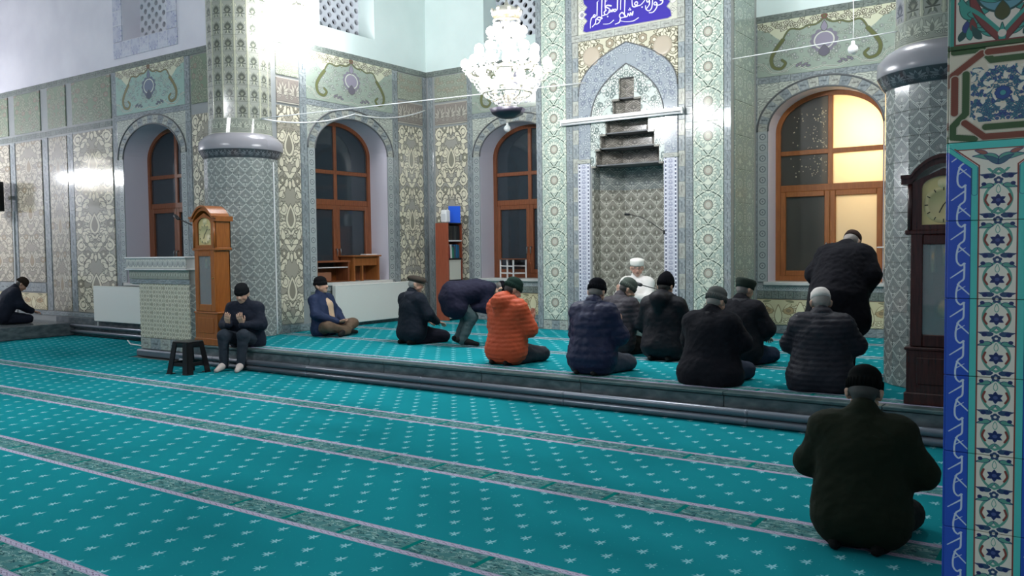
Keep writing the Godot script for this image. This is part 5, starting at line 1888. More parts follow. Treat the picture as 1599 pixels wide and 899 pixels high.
func desks() -> void:
	# two small desks in the deep sill of the bay window
	var d1 := thing("reading_desk", "dark brown low desk with a pale shelf in the bay window recess", "desk", Vector3(-11.08, 1.052, -10.35), 90.0)
	box("top", M.wood, d1, -0.42, 0.36, 0.34, 0.37, -0.20, 0.18, 0.004)
	for sx in [-0.40, 0.33]:
		box("side", M.wood, d1, sx, sx + 0.025, 0.0, 0.34, -0.18, 0.16, 0.003)
	box("shelf", M.white_paint, d1, -0.375, 0.33, 0.245, 0.26, -0.16, 0.15, 0.003)
	box("back", M.oak_dark, d1, -0.375, 0.33, 0.0, 0.24, -0.17, -0.155)
	box("floor_board", M.oak_dark, d1, -0.375, 0.33, 0.004, 0.02, -0.155, 0.14)
	box("crate", mat(c8(140, 92, 66), 0.6), d1, -0.36, -0.02, 0.02, 0.17, -0.12, 0.10, 0.004)
	var d2 := thing("reading_desk", "lighter brown small table with two bays in the bay window recess", "table", Vector3(-11.04, 1.052, -11.1), 90.0)
	box("top", M.wood_warm, d2, -0.36, 0.34, 0.43, 0.455, -0.19, 0.20, 0.004)
	box("apron", M.wood_warm, d2, -0.33, 0.31, 0.27, 0.43, 0.10, 0.13, 0.003)
	for q in [-0.33, 0.28]:
		box("side", M.wood_warm, d2, q, q + 0.03, 0.0, 0.43, -0.17, 0.17, 0.003)
	box("divider", M.wood_warm, d2, -0.10, -0.06, 0.0, 0.27, 0.08, 0.13, 0.003)
	box("back", M.wood, d2, -0.30, 0.28, 0.0, 0.43, -0.17, -0.155)
	var pp := thing("paper_stack", "small stack of white paper on the lighter window table", "paper", Vector3(-10.98, 1.508, -11.25), 80.0)
	for k in 4:
		box("sheet", mat(c8(232, 228, 222), 0.9), pp, -0.12 + k * 0.004, 0.12 + k * 0.003, k * 0.005, k * 0.005 + 0.004, -0.09, 0.085)
	# white metal rack with a wooden top in the left back window
	var r := thing("metal_rack", "white metal rack with a brown top board in the left back window", "rack", Vector3(-8.98, 1.052, -12.96), -28.0)
	for q in [[-0.26, -0.13], [-0.26, 0.13], [0.26, -0.13], [0.26, 0.13], [0.02, 0.13]]:
		box("post", M.white_paint, r, q[0] - 0.013, q[0] + 0.013, 0.0, 0.34, q[1] - 0.013, q[1] + 0.013, 0.004)
	for y in [0.09, 0.22]:
		for z in [-0.13, 0.13]:
			box("rail", M.white_paint, r, -0.26, 0.26, y - 0.012, y + 0.012, z - 0.01, z + 0.01, 0.003)
	for x in [-0.26, 0.26]:
		box("rail", M.white_paint, r, x - 0.01, x + 0.01, 0.08, 0.10, -0.13, 0.13, 0.003)
	box("top_board", M.wood, r, -0.29, 0.29, 0.34, 0.358, -0.16, 0.16, 0.003)

# ---------------------------------------------------------------- lamps
func chandelier(label: String, at: Vector3, drop: float, energy: float, sc := 1.0, bowl := Color(0.2, 0.18, 0.23)) -> Node3D:
	var c := thing("chandelier", label, "chandelier", at)
	c.scale = Vector3.ONE * sc
	var glow := mat(c8(255, 250, 242), 0.4)
	glow.emission_enabled = true
	glow.emission = Color(1.0, 0.97, 0.93)
	glow.emission_energy_multiplier = 9.0
	var crystal := mat(c8(240, 242, 246), 0.08)
	crystal.backlight_enabled = true
	crystal.backlight = Color(0.85, 0.85, 0.85)
	var chrome := mat(c8(226, 220, 206), 0.3, 0.6)
	var s := mb(true)
	var n := int(drop / 0.05)
	for k in n:
		var y := 0.78 + k * 0.05
		var b := Basis(Vector3.UP, PI / 2 * (k % 2))
		var pts := []
		for j in 9:
			var a := TAU * j / 8
			pts.append(b * Vector3(cos(a) * 0.014, 0, 0) + Vector3(0, y + sin(a) * 0.032, 0))
		tube(s, pts, 0.005, 5)
	obj(s, "chain", chrome, c)
	s = mb(true)
	lathe(s, Transform3D.IDENTITY, [Vector2(0.02, -0.52), Vector2(0.05, -0.46), Vector2(0.03, -0.3), Vector2(0.06, -0.1), Vector2(0.03, 0.1), Vector2(0.05, 0.3), Vector2(0.03, 0.6), Vector2(0.05, 0.68), Vector2(0.02, 0.78)], 16)
	obj(s, "stem", chrome, c)
	# crown with small finials
	s = mb(true)
	lathe(s, mv(0, 0.6, 0), [Vector2(0.17, 0.0), Vector2(0.19, 0.03), Vector2(0.16, 0.08), Vector2(0.10, 0.12), Vector2(0.03, 0.14)], 20)
	for k in 8:
		var a := TAU * k / 8
		lathe(s, mv(cos(a) * 0.175, 0.64, sin(a) * 0.175), [Vector2(0.012, 0), Vector2(0.026, 0.025), Vector2(0.02, 0.05), Vector2(0, 0.07)], 8)
	obj(s, "crown", chrome, c)
	# rings
	for q in [[0.46, -0.10], [0.30, -0.34], [0.16, 0.55]]:
		s = mb(true)
		var pts := []
		for k in 33: pts.append(Vector3(cos(TAU * k / 32) * q[0], q[1], sin(TAU * k / 32) * q[0]))
		tube(s, pts, 0.012, 6)
		obj(s, "ring", chrome, c)
	# strings of glass drops from the crown to the ring
	s = mb()
	for k in 24:
		var a := TAU * k / 24
		for j in 15:
			var t := j / 14.0
			var r := lerpf(0.16, 0.46, pow(t, 2.2))
			var y := lerpf(0.56, -0.09, t)
			lathe(s, mv(cos(a) * r, y - 0.015, sin(a) * r), [Vector2(0.0, -0.014), Vector2(0.014, 0.0), Vector2(0.0, 0.014)], 5)
		for j in 8:
			var t := j / 7.0
			var r := lerpf(0.45, 0.30, t)
			lathe(s, mv(cos(a) * r, lerpf(-0.12, -0.33, t) - 0.05 * sin(PI * t), sin(a) * r), [Vector2(0.0, -0.016), Vector2(0.013, 0.0), Vector2(0.0, 0.012)], 5)
		for j in 6:
			var t := j / 5.0
			lathe(s, mv(cos(a) * lerpf(0.29, 0.06, t), lerpf(-0.36, -0.52, t) , sin(a) * lerpf(0.29, 0.06, t)), [Vector2(0.0, -0.016), Vector2(0.013, 0.0), Vector2(0.0, 0.012)], 5)
	var cr := obj(s, "crystal_strings", crystal, c)
	cr.set_meta("kind", "stuff")
	for q in [[12, 0.52, -0.08], [10, 0.36, 0.10], [8, 0.30, -0.30], [6, 0.20, 0.34]]:
		for k in q[0]:
			var a: float = TAU * (k + 0.5) / q[0]
			var dir := Vector3(cos(a), 0, sin(a))
			s = mb(true)
			tube(s, [dir * 0.04 + Vector3(0, q[2] - 0.06, 0), dir * q[1] * 0.55 + Vector3(0, q[2] - 0.13, 0), dir * q[1] * 0.92 + Vector3(0, q[2] - 0.08, 0), dir * q[1] + Vector3(0, q[2], 0)], 0.010, 6)
			lathe(s, mv(dir.x * q[1], q[2], dir.z * q[1]), [Vector2(0.012, 0), Vector2(0.045, 0.012), Vector2(0.04, 0.02), Vector2(0.015, 0.03)], 12)
			var arm := obj(s, "arm", chrome, c)
			s = mb(true)
			lathe(s, mv(dir.x * q[1], q[2] + 0.03, dir.z * q[1]), [Vector2(0.02, 0), Vector2(0.052, 0.03), Vector2(0.058, 0.06), Vector2(0.044, 0.10), Vector2(0.0, 0.125)], 12)
			obj(s, "lamp_bulb", glow, arm)
	# dark bottom bowl
	s = mb(true)
	lathe(s, mv(0, -0.62, 0), [Vector2(0.0, -0.03), Vector2(0.10, -0.02), Vector2(0.19, 0.02), Vector2(0.23, 0.09), Vector2(0.20, 0.08), Vector2(0.10, 0.03), Vector2(0.03, 0.05), Vector2(0.02, 0.12)], 8)
	obj(s, "bottom_bowl", glow if bowl.r > 0.5 else mat(bowl, 0.4), c)
	if energy > 0.0:
		# a light for every third lamp, just above its glowing bulb
		for k in 5:
			var a := TAU * (k + 0.25) / 5
			omni("lamp_light", Vector3(cos(a) * 0.60, 0.02, sin(a) * 0.60), energy / 5.0, Color(0.97, 0.98, 1.0), 0.08, c)
	return c

func build_lamps() -> void:
	chandelier("crystal chandelier with glowing bulbs hanging before the prayer niche", Vector3(-6.14, 3.86, -8.78), 3.8, LAMP_BAY)
	chandelier("crystal chandelier near the left bay wall, half hidden by the tiled column", Vector3(-10.42, 5.0, -9.2), 4.2, LAMP_SIDE, 0.62, Color(0.85, 0.85, 0.87))
	chandelier("crystal chandelier high up beside the right tiled column of the bay", Vector3(-2.15, 5.15, -9.5), 4.2, LAMP_RIGHT, 0.62, Color(0.85, 0.85, 0.87))
	chandelier("crystal chandelier hanging in the far left of the hall", Vector3(-20.3, 3.4, -6.2), 4.3, LAMP_HALL)
	chandelier("crystal chandelier hanging over the left part of the hall carpet", Vector3(-10.0, 4.8, -1.8), 2.9, LAMP_NEAR)
	chandelier("crystal chandelier hanging in the right rear of the hall behind the tiled pillar", Vector3(3.4, 4.8, 3.2), 2.9, LAMP_REAR)
	# unlit batten across the niche
	var t := thing("tube_batten", "long white fluorescent batten fixed across the prayer niche", "lamp", Vector3(-6.07, 3.55, ZB + 0.09))
	box("housing", M.white_paint, t, -1.03, 1.03, 0.0, 0.055, -0.03, 0.03, 0.006)
	var s := mb(true)
	tube(s, [Vector3(-1.0, -0.022, 0), Vector3(1.0, -0.022, 0)], 0.016, 10)
	obj(s, "tube", M.white_plastic, t)
	for x in [-1.02, 1.02]:
		box("lamp_holder", M.white_plastic, t, x - 0.012, x + 0.012, -0.04, 0.0, -0.022, 0.022, 0.004)
	for x in [-0.9, 0.9]:
		box("bracket", M.white_paint, t, x - 0.02, x + 0.02, 0.01, 0.045, -0.065, -0.03)
	# warm lamp outside the right window
	var w := thing("garden_lamp", "warm lit globe lamp outside the right bay window", "lamp", Vector3(-2.75, 3.25, -14.05))
	s = mb(true)
	lathe(s, Transform3D.IDENTITY, [Vector2(0.0, -0.12), Vector2(0.07, -0.10), Vector2(0.12, 0.0), Vector2(0.07, 0.10), Vector2(0.0, 0.12)], 20)
	var gm := mat(c8(255, 226, 160), 0.5)
	gm.emission_enabled = true
	gm.emission = Color(1.0, 0.82, 0.5)
	gm.emission_energy_multiplier = 4.0
	obj(s, "globe", gm, w)
	s = mb(true)
	tube(s, [Vector3(0, -0.11, 0), Vector3(0, -0.3, -0.3), Vector3(0, -0.3, -1.15)], 0.02, 8)
	obj(s, "arm", M.black, w)
	omni("lamp_light", Vector3(0, 0.0, 0.16), LAMP_WARM, Color(1.0, 0.85, 0.58), 0.12, w)

const LAMP_BAY := 12.5
const LAMP_SIDE := 5.5
const LAMP_RIGHT := 7.0
const LAMP_HALL := 12.0
const LAMP_NEAR := 15.0
const LAMP_REAR := 12.0
const LAMP_WARM := 8.0

# ---------------------------------------------------------------- people: one continuous body from tapered capsules, clothes over it
# each bone is [from, to, radius from, radius to, (weight)]; the field is meshed as surface nets
func blob(bones: Array, cell: float, k: float) -> Array:
	var lo := Vector3.ONE * 1e9
	var hi := -lo
	for b in bones:
		var r: float = maxf(b[2], b[3])
		lo = lo.min(b[0] - Vector3.ONE * r).min(b[1] - Vector3.ONE * r)
		hi = hi.max(b[0] + Vector3.ONE * r).max(b[1] + Vector3.ONE * r)
	lo -= Vector3.ONE * (cell * 2.0 + 1.2 / k)
	hi += Vector3.ONE * (cell * 2.0 + 1.2 / k)
	var nx := int(ceil((hi.x - lo.x) / cell)) + 1
	var ny := int(ceil((hi.y - lo.y) / cell)) + 1
	var nz := int(ceil((hi.z - lo.z) / cell)) + 1
	var nxy := nx * ny
	var f := PackedFloat32Array()
	f.resize(nxy * nz)
	var m := 4.5 / k
	for b in bones:
		var a: Vector3 = b[0]
		var ab: Vector3 = b[1] - a
		var l2 := maxf(ab.length_squared(), 1e-9)
		var ra: float = b[2]
		var dr: float = b[3] - ra
		var wt: float = b[4] if b.size() > 4 else 1.0
		var rm: float = maxf(b[2], b[3]) + m
		var p0: Vector3 = ((b[0] as Vector3).min(b[1]) - Vector3.ONE * rm - lo) / cell
		var p1: Vector3 = ((b[0] as Vector3).max(b[1]) + Vector3.ONE * rm - lo) / cell
		var x0 := maxi(int(p0.x), 0)
		var x1 := mini(int(p1.x) + 1, nx - 1)
		for z in range(maxi(int(p0.z), 0), mini(int(p1.z) + 1, nz - 1) + 1):
			for y in range(maxi(int(p0.y), 0), mini(int(p1.y) + 1, ny - 1) + 1):
				var i := z * nxy + y * nx + x0
				var p := lo + Vector3(x0, y, z) * cell - a
				for x in range(x0, x1 + 1):
					var t := clampf(p.dot(ab) / l2, 0.0, 1.0)
					var d := (p - ab * t).length() - ra - dr * t
					if d < m:
						f[i] += exp(-d * k) * wt
					i += 1
					p.x += cell
	var ins := PackedByteArray()
	ins.resize(f.size())
	for i in f.size():
		if f[i] > 1.0: ins[i] = 1
	var vid := PackedInt32Array()
	vid.resize(f.size())
	vid.fill(-1)
	var verts := PackedVector3Array()
	var off := [0, 1, nx, nx + 1, nxy, nxy + 1, nxy + nx, nxy + nx + 1]
	var cv := [Vector3(0, 0, 0), Vector3(1, 0, 0), Vector3(0, 1, 0), Vector3(1, 1, 0), Vector3(0, 0, 1), Vector3(1, 0, 1), Vector3(0, 1, 1), Vector3(1, 1, 1)]
	var edges := [[0, 1], [2, 3], [4, 5], [6, 7], [0, 2], [1, 3], [4, 6], [5, 7], [0, 4], [1, 5], [2, 6], [3, 7]]
	var o3 := nx + 1
	var o6 := nxy + nx
	for z in nz - 1:
		for y in ny - 1:
			var i := z * nxy + y * nx
			for x in nx - 1:
				var c := ins[i] + ins[i + 1] + ins[i + nx] + ins[i + o3] + ins[i + nxy] + ins[i + nxy + 1] + ins[i + o6] + ins[i + o6 + 1]
				if c > 0 and c < 8:
					var sum := Vector3.ZERO
					var n := 0
					for e in edges:
						var ia: int = i + off[e[0]]
						var ib: int = i + off[e[1]]
						if ins[ia] != ins[ib]:
							var ga := -log(maxf(f[ia], 1e-5))
							var gb := -log(maxf(f[ib], 1e-5))
							sum += (cv[e[0]] as Vector3).lerp(cv[e[1]], clampf(ga / (ga - gb), 0.02, 0.98))
							n += 1
					vid[i] = verts.size()
					verts.append(lo + (Vector3(x, y, z) + sum / n) * cell)
				i += 1
	var idx := PackedInt32Array()
	for ax in 3:
		var st: int = [1, nx, nxy][ax]
		var u: int = [nx, nxy, 1][ax]
		var v: int = [nxy, 1, nx][ax]
		for z in range(1, nz - 1):
			for y in range(1, ny - 1):
				var i := z * nxy + y * nx + 1
				for x in range(1, nx - 1):
					if ins[i] != ins[i + st]:
						var a := vid[i - u - v]
						var b := vid[i - v]
						var c := vid[i]
						var d := vid[i - u]
						if a >= 0 and b >= 0 and c >= 0 and d >= 0:
							if ins[i]:
								idx.append_array([a, c, b, a, d, c])
							else:
								idx.append_array([a, b, c, a, c, d])
					i += 1
	return [verts, idx]

func normals_of(v: PackedVector3Array, idx: PackedInt32Array) -> PackedVector3Array:
	var n := PackedVector3Array()
	n.resize(v.size())
	for i in range(0, idx.size(), 3):
		var a := idx[i]
		var b := idx[i + 1]
		var c := idx[i + 2]
		var g := (v[c] - v[a]).cross(v[b] - v[a])
		n[a] += g
		n[b] += g
		n[c] += g
	for i in n.size(): n[i] = n[i].normalized()
	return n

func flesh(parts: Array) -> ArrayMesh:
	# parts: [verts, idx, colours or null], joined into one mesh
	var v := PackedVector3Array()
	var ix := PackedInt32Array()
	var col := PackedColorArray()
	for p in parts:
		var base := v.size()
		v.append_array(p[0])
		for i in p[1]: ix.append(i + base)
		if p[2] is Color:
			for i in p[0].size(): col.append(p[2])
		else:
			col.append_array(p[2])
	var arr := []
	arr.resize(Mesh.ARRAY_MAX)
	arr[Mesh.ARRAY_VERTEX] = v
	arr[Mesh.ARRAY_NORMAL] = normals_of(v, ix)
	arr[Mesh.ARRAY_COLOR] = col
	arr[Mesh.ARRAY_INDEX] = ix
	var m := ArrayMesh.new()
	m.add_surface_from_arrays(Mesh.PRIMITIVE_TRIANGLES, arr)
	return m

func moved(p: Array, t: Transform3D) -> PackedVector3Array:
	var r := PackedVector3Array()
	for v in p[0]: r.append(t * v)
	return r

var head_shape := []
var hand_shapes := []

func head_bones() -> Array:
	var b := [
		[Vector3(0, 0.032, 0.014), Vector3(0, 0.032, -0.018), 0.080, 0.078],
		[Vector3(0, 0.0, 0.030), Vector3(0, -0.04, 0.020), 0.066, 0.052],
		[Vector3(0, -0.01, -0.030), Vector3(0, -0.072, -0.046), 0.064, 0.044],
		[Vector3(0, -0.085, -0.060), Vector3(0, -0.098, -0.070), 0.030, 0.018],
		[Vector3(0, 0.004, -0.094), Vector3(0, -0.034, -0.112), 0.008, 0.014],
		[Vector3(-0.030, 0.024, -0.078), Vector3(0.030, 0.024, -0.078), 0.016, 0.016],
		[Vector3(-0.016, -0.064, -0.086), Vector3(0.016, -0.064, -0.086), 0.010, 0.010],
		[Vector3(0, -0.06, 0.01), Vector3(0, -0.16, 0.022), 0.050, 0.056]]
	for s in [-1.0, 1.0]:
		b.append([Vector3(s * 0.034, -0.034, -0.066), Vector3(s * 0.046, -0.05, -0.03), 0.024, 0.026])
		b.append([Vector3(s * 0.012, -0.036, -0.098), Vector3(s * 0.012, -0.038, -0.094), 0.009, 0.009])
		b.append([Vector3(s * 0.076, 0.008, 0.010), Vector3(s * 0.080, -0.030, 0.002), 0.016, 0.010])
		b.append([Vector3(s * 0.088, 0.006, 0.016), Vector3(s * 0.086, -0.016, 0.016), 0.012, 0.010])
		b.append([Vector3(s * 0.031, 0.000, -0.100), Vector3(s * 0.033, 0.0, -0.100), 0.013, 0.013, -0.55])
		b.append([Vector3(s * 0.030, -0.001, -0.078), Vector3(s * 0.031, -0.001, -0.078), 0.011, 0.011])
	return b

func head_colours(v: PackedVector3Array, skin: Color, hair: Color, lines: Dictionary) -> PackedColorArray:
	var c := PackedColorArray()
	var lip := skin.lerp(Color(0.35, 0.10, 0.09), 0.45)
	for p in v:
		var k := skin
		var ex := absf(p.x) - 0.031
		if p.z < -0.07 and ex * ex + (p.y - 0.0) * (p.y - 0.0) * 2.4 < 0.00013:
			k = Color(0.55, 0.53, 0.50)
			if ex * ex + p.y * p.y < 0.000032: k = Color(0.03, 0.02, 0.015)
		elif p.z < -0.06 and absf(p.y - 0.026) < 0.006 and absf(ex) < 0.019:
			k = hair.lerp(Color(0.03, 0.025, 0.02), 0.4)
		elif p.z < -0.08 and absf(p.y + 0.064) < 0.008 and absf(p.x) < 0.022:
			k = lip if absf(p.y + 0.064) > 0.0025 else lip.darkened(0.5)
		elif p.y > 0.075 or (p.y > -0.055 and p.z > 0.022 and absf(p.x) < 0.082) or (p.y > 0.03 and p.z > -0.03):
			k = hair
		elif lines.get("beard", false) and p.y < -0.045 and p.z < -0.01 and p.y > -0.115:
			k = hair.lerp(skin, 0.35)
		elif lines.get("tache", false) and p.z < -0.085 and p.y < -0.046 and p.y > -0.058 and absf(p.x) < 0.026:
			k = hair
		elif p.z < -0.05 and p.y < 0.0 and p.y > -0.06 and absf(p.x) > 0.02:
			k = skin.lerp(Color(skin.r * 1.05, skin.g * 0.82, skin.b * 0.78), 0.5)
		c.append(k)
	return c

func hand_bones(s: float, curl: float) -> Array:
	# wrist at the origin, fingers along -z, palm up (+y); s = 1 right, -1 left
	var b := []
	for i in 3:
		var x := (-0.022 + 0.022 * i) * s
		b.append([Vector3(x * 0.8, 0, -0.01), Vector3(x * 1.25, 0.0, -0.085), 0.014, 0.013])
	b.append([Vector3(0, 0, 0.05), Vector3(0, 0, -0.015), 0.026, 0.020])
	var ln := [0.062, 0.076, 0.083, 0.074]
	for i in 4:
		var p := Vector3((-0.033 + 0.022 * i) * s, 0.0, -0.088)
		var a := curl * 0.35
		for j in 3:
			var l: float = ln[i] * [0.44, 0.31, 0.25][j]
			var q := p + Vector3((-0.06 + 0.04 * i) * s * l, sin(a) * l, -cos(a) * l)
			b.append([p, q, 0.0092 - j * 0.0008, 0.0086 - j * 0.0008])
			p = q
			a += curl * 0.5
	b.append([Vector3(0.022 * s, 0.0, -0.02), Vector3(0.046 * s, 0.012, -0.050), 0.014, 0.0115])
	b.append([Vector3(0.046 * s, 0.012, -0.050), Vector3(0.056 * s, 0.024, -0.075), 0.0105, 0.0095])
	b.append([Vector3(0.056 * s, 0.024, -0.075), Vector3(0.055 * s, 0.032, -0.098), 0.0095, 0.0080])
	return b

func limb_basis(dir: Vector3, palm: Vector3) -> Basis:
	var z := -dir.normalized()
	var x := palm.cross(z).normalized()
	return Basis(x, z.cross(x), z)

func joints(pose: String, lean: float, arms: String, ts := 1.0) -> Dictionary:
	var j := {}
	var up := Basis(Vector3(1, 0, 0), -deg_to_rad(lean))   # positive lean bends towards -z
	match pose:
		"kneel":
			j.pel = Vector3(0, 0.21, 0.08)
			j.kn = Vector3(0.18, 0.085, -0.33)
			j.an = Vector3(0.13, 0.05, 0.10)
			j.to = Vector3(0.11, 0.035, 0.21)
		"cross":
			j.pel = Vector3(0, 0.15, 0.0)
			j.kn = Vector3(0.34, 0.17, -0.28)
			j.an = Vector3(-0.06, 0.075, -0.36)
			j.to = Vector3(-0.20, 0.05, -0.40)
		"edge":
			j.pel = Vector3(0, 0.13, 0.0)
			j.kn = Vector3(0.14, 0.19, -0.40)
			j.an = Vector3(0.12, -0.20, -0.45)
			j.to = Vector3(0.14, -0.245, -0.59)
		"stand":
			j.pel = Vector3(0, 0.86, 0.05)
			j.kn = Vector3(0.11, 0.46, -0.03)
			j.an = Vector3(0.12, 0.09, 0.05)
			j.to = Vector3(0.14, 0.04, -0.11)
		"bow":
			j.pel = Vector3(0, 0.70, 0.16)
			j.kn = Vector3(0.12, 0.40, -0.06)
			j.an = Vector3(0.12, 0.09, 0.08)
			j.to = Vector3(0.14, 0.045, -0.10)
		"long":
			j.pel = Vector3(0, 0.14, 0.0)
			j.kn = Vector3(0.13, 0.20, -0.42)
			j.an = Vector3(0.13, 0.08, -0.80)
			j.to = Vector3(0.15, 0.17, -0.88)
	j.hip = j.pel + Vector3(0.09, -0.03, -0.01)
	j.chest = j.pel + up * Vector3(0, 0.31 * ts, 0.01)
	j.neck = j.pel + up * Vector3(0, 0.50 * ts, 0.02)
	j.sh = j.pel + up * Vector3(0.195, 0.44 * ts, 0.02)
	match arms:
		"thigh":
			j.el = j.pel + up * Vector3(0.29, 0.20, -0.06)
			j.ha = j.pel + Vector3(0.14, 0.08, -0.33)
			j.palm = Vector3(0, -1, -0.2)
			j.dir = Vector3(-0.1, -0.25, -1)
		"dua":
			j.el = j.pel + up * Vector3(0.27, 0.20, -0.08)
			j.ha = j.pel + up * Vector3(0.10, 0.27, -0.30)
			j.palm = Vector3(-0.2, 0.6, 0.9)
			j.dir = Vector3(-0.1, 0.85, -0.45)
		"lap":
			j.el = j.pel + up * Vector3(0.28, 0.19, -0.04)
			j.ha = j.pel + Vector3(0.07, 0.08, -0.27)
			j.palm = Vector3(-0.3, 1, 0)
			j.dir = Vector3(-0.9, -0.1, -0.6)
		"down":
			j.el = j.pel + up * Vector3(0.28, 0.22, -0.02)
			j.ha = j.pel + up * Vector3(0.16, 0.08, -0.22)
			j.palm = Vector3(-1, 0, 0.2)
			j.dir = Vector3(-0.5, -0.4, -0.8)
		"reach":
			j.el = j.pel + Vector3(0.22, 0.17, -0.26)
			j.ha = j.pel + Vector3(0.12, 0.02, -0.50)
			j.palm = Vector3(0, -1, 0)
			j.dir = Vector3(0, -0.2, -1)
		"knees":
			j.el = j.sh + Vector3(0.05, -0.24, 0.02)
			j.ha = j.kn + Vector3(0.0, 0.10, -0.03)
			j.palm = Vector3(0, 0, 1)
			j.dir = Vector3(-0.05, -1, -0.2)
		"feet":
			j.el = j.sh + Vector3(0.04, -0.14, -0.24)
			j.ha = j.an + Vector3(0.0, 0.16, 0.18)
			j.palm = Vector3(0, -1, 0)
			j.dir = Vector3(0, -0.2, -1)
	return j

func mx(v: Vector3, s: float) -> Vector3:
	return Vector3(v.x * s, v.y, v.z)

# c: at, turn, pose, lean, arms, nod, look, bulk, coat, trouser, skin, hair, hat, options
func man(label: String, c: Dictionary) -> Node3D:
	var o := thing("person", label, "person", c.at, c.get("turn", 0.0))
	var sc: float = c.get("size", 1.0)
	o.scale = Vector3.ONE * sc
	var j := joints(c.pose, c.get("lean", 4.0), c.get("arms", "thigh"), c.get("ts", 1.0))
	var g: float = c.get("bulk", 0.0)
	var skin: Color = c.get("skin", Color(0.50, 0.30, 0.21))
	var hair: Color = c.get("hair", Color(0.05, 0.045, 0.04))
	if head_shape.is_empty():
		head_shape = blob(head_bones(), 0.0052, 150.0)
		for s in [-1.0, 1.0]: hand_shapes.append(blob(hand_bones(s, 0.75), 0.0046, 320.0))
	var up := Basis(Vector3(1, 0, 0), -deg_to_rad(c.get("lean", 4.0)))
	var hb := Basis.from_euler(Vector3(-deg_to_rad(c.get("nod", 10.0)), deg_to_rad(c.get("look", 0.0)), deg_to_rad(c.get("tilt", 0.0))))
	var ht := Transform3D(hb, j.neck + up * Vector3(0, 0.045, 0.0) + hb * Vector3(0, 0.100, -0.035))
	# the continuous body under the clothes
	var bones := [[j.pel, j.chest, 0.10, 0.12], [j.chest, j.neck, 0.11, 0.055], [j.neck, ht * Vector3(0, -0.10, 0.02), 0.055, 0.052]]
	for s in [-1.0, 1.0]:
		bones.append([j.chest, mx(j.sh, s), 0.09, 0.055])
		bones.append([mx(j.sh, s), mx(j.el, s), 0.048, 0.040])
		bones.append([mx(j.el, s), mx(j.ha, s), 0.038, 0.026])
		bones.append([j.pel, mx(j.hip, s), 0.10, 0.085])
		bones.append([mx(j.hip, s), mx(j.kn, s), 0.075, 0.052])
		bones.append([mx(j.kn, s), mx(j.an, s), 0.050, 0.036])
		bones.append([mx(j.an, s), mx(j.to, s), 0.036, 0.026])
	var bd := blob(bones, 0.022, 60.0)
	var parts := [[bd[0], bd[1], skin], [moved(head_shape, ht), head_shape[1], head_colours(head_shape[0], skin, hair, c)]]
	for k in 2:
		var s := -1.0 if k == 0 else 1.0
		var hx := Transform3D(limb_basis(mx(j.dir, s), mx(j.palm, s)), mx(j.ha, s))
		parts.append([moved(hand_shapes[k], hx), hand_shapes[k][1], skin])
	if not M.has("skin"):
		var sm := mat(Color.WHITE, 0.55)
		sm.vertex_color_use_as_albedo = true
		M.skin = sm
	put(flesh(parts), "body", M.skin, o)
	# upper garment
	var jk := []
	var coat: float = c.get("hem", 0.0)
	for s in [-1.0, 1.0]:
		var w := Vector3(s * 0.085, 0, 0)
		jk.append([j.pel + w + up * Vector3(0, 0.02, 0.0), j.chest + w * 0.95, 0.125 + g, 0.118 + g])
		jk.append([j.chest + w * 0.95, mx(j.sh, s) * 1.0 + up * Vector3(-s * 0.05, -0.02, 0), 0.115 + g, 0.076 + g * 0.8])
		jk.append([mx(j.sh, s) + up * Vector3(-s * 0.02, -0.01, 0), mx(j.el, s), 0.074 + g * 0.6, 0.062 + g * 0.6])
		jk.append([mx(j.el, s), mx(j.ha, s) - mx(j.dir, s).normalized() * 0.02, 0.060 + g * 0.6, 0.043 + g * 0.4])
		jk.append([j.neck + up * Vector3(0, -0.05, 0.0), mx(j.sh, s) + up * Vector3(0, -0.01, 0), 0.078 + g * 0.6, 0.066 + g * 0.5])
		if c.pose == "kneel" or c.pose == "cross" or c.pose == "edge" or c.pose == "long":
			jk.append([j.pel + Vector3(s * 0.10, -0.05 - coat * 0.4, 0.03), j.pel + Vector3(s * 0.09, 0.04, 0.01), 0.135 + g + coat * 0.35, 0.13 + g])
			if coat > 0.05:
				jk.append([j.pel + Vector3(s * 0.12, -0.15, 0.08), j.pel + Vector3(s * 0.13, -0.14, -0.10), 0.11 + g, 0.10 + g])
		else:
			jk.append([j.pel + Vector3(s * 0.085, -0.05, 0), mx(j.hip, s) + Vector3(s * 0.02, -0.08 - coat, 0.0), 0.13 + g, 0.128 + g + coat * 0.14])
	jk.append([j.pel + up * Vector3(0, 0.02, 0.035), j.chest + up * Vector3(0, 0.02, 0.02), 0.125 + g, 0.12 + g])
	jk.append([j.pel + Vector3(0, -0.04, 0.05), j.pel + Vector3(0, 0.04, 0.02), 0.12 + g + coat * 0.3, 0.12 + g])
	jk.append([j.neck + up * Vector3(0, -0.03, 0.01), j.neck + up * Vector3(0, 0.045, 0.008), 0.080 + g * 0.4, 0.066 + g * 0.3])
	if c.get("hood", false):
		for s in [-1.0, 1.0]:
			jk.append([j.neck + up * Vector3(s * 0.10, 0.03, 0.03), j.neck + up * Vector3(0, 0.0, 0.135), 0.050, 0.075])
		jk.append([j.neck + up * Vector3(0, 0.0, 0.13), j.neck + up * Vector3(0, -0.10, 0.14), 0.085, 0.055])
		jk.append([j.neck + up * Vector3(0, 0.06, 0.09), j.neck + up * Vector3(0, 0.0, 0.13), 0.05, 0.08])
	var jb := blob(jk, 0.0145, 55.0)
	var jv: PackedVector3Array = jb[0]
	var q: float = c.get("quilt", 0.0)
	var fn := FastNoiseLite.new()
	fn.seed = int(c.at.x * 100)
	fn.frequency = 5.0
	var jn := normals_of(jv, jb[1])
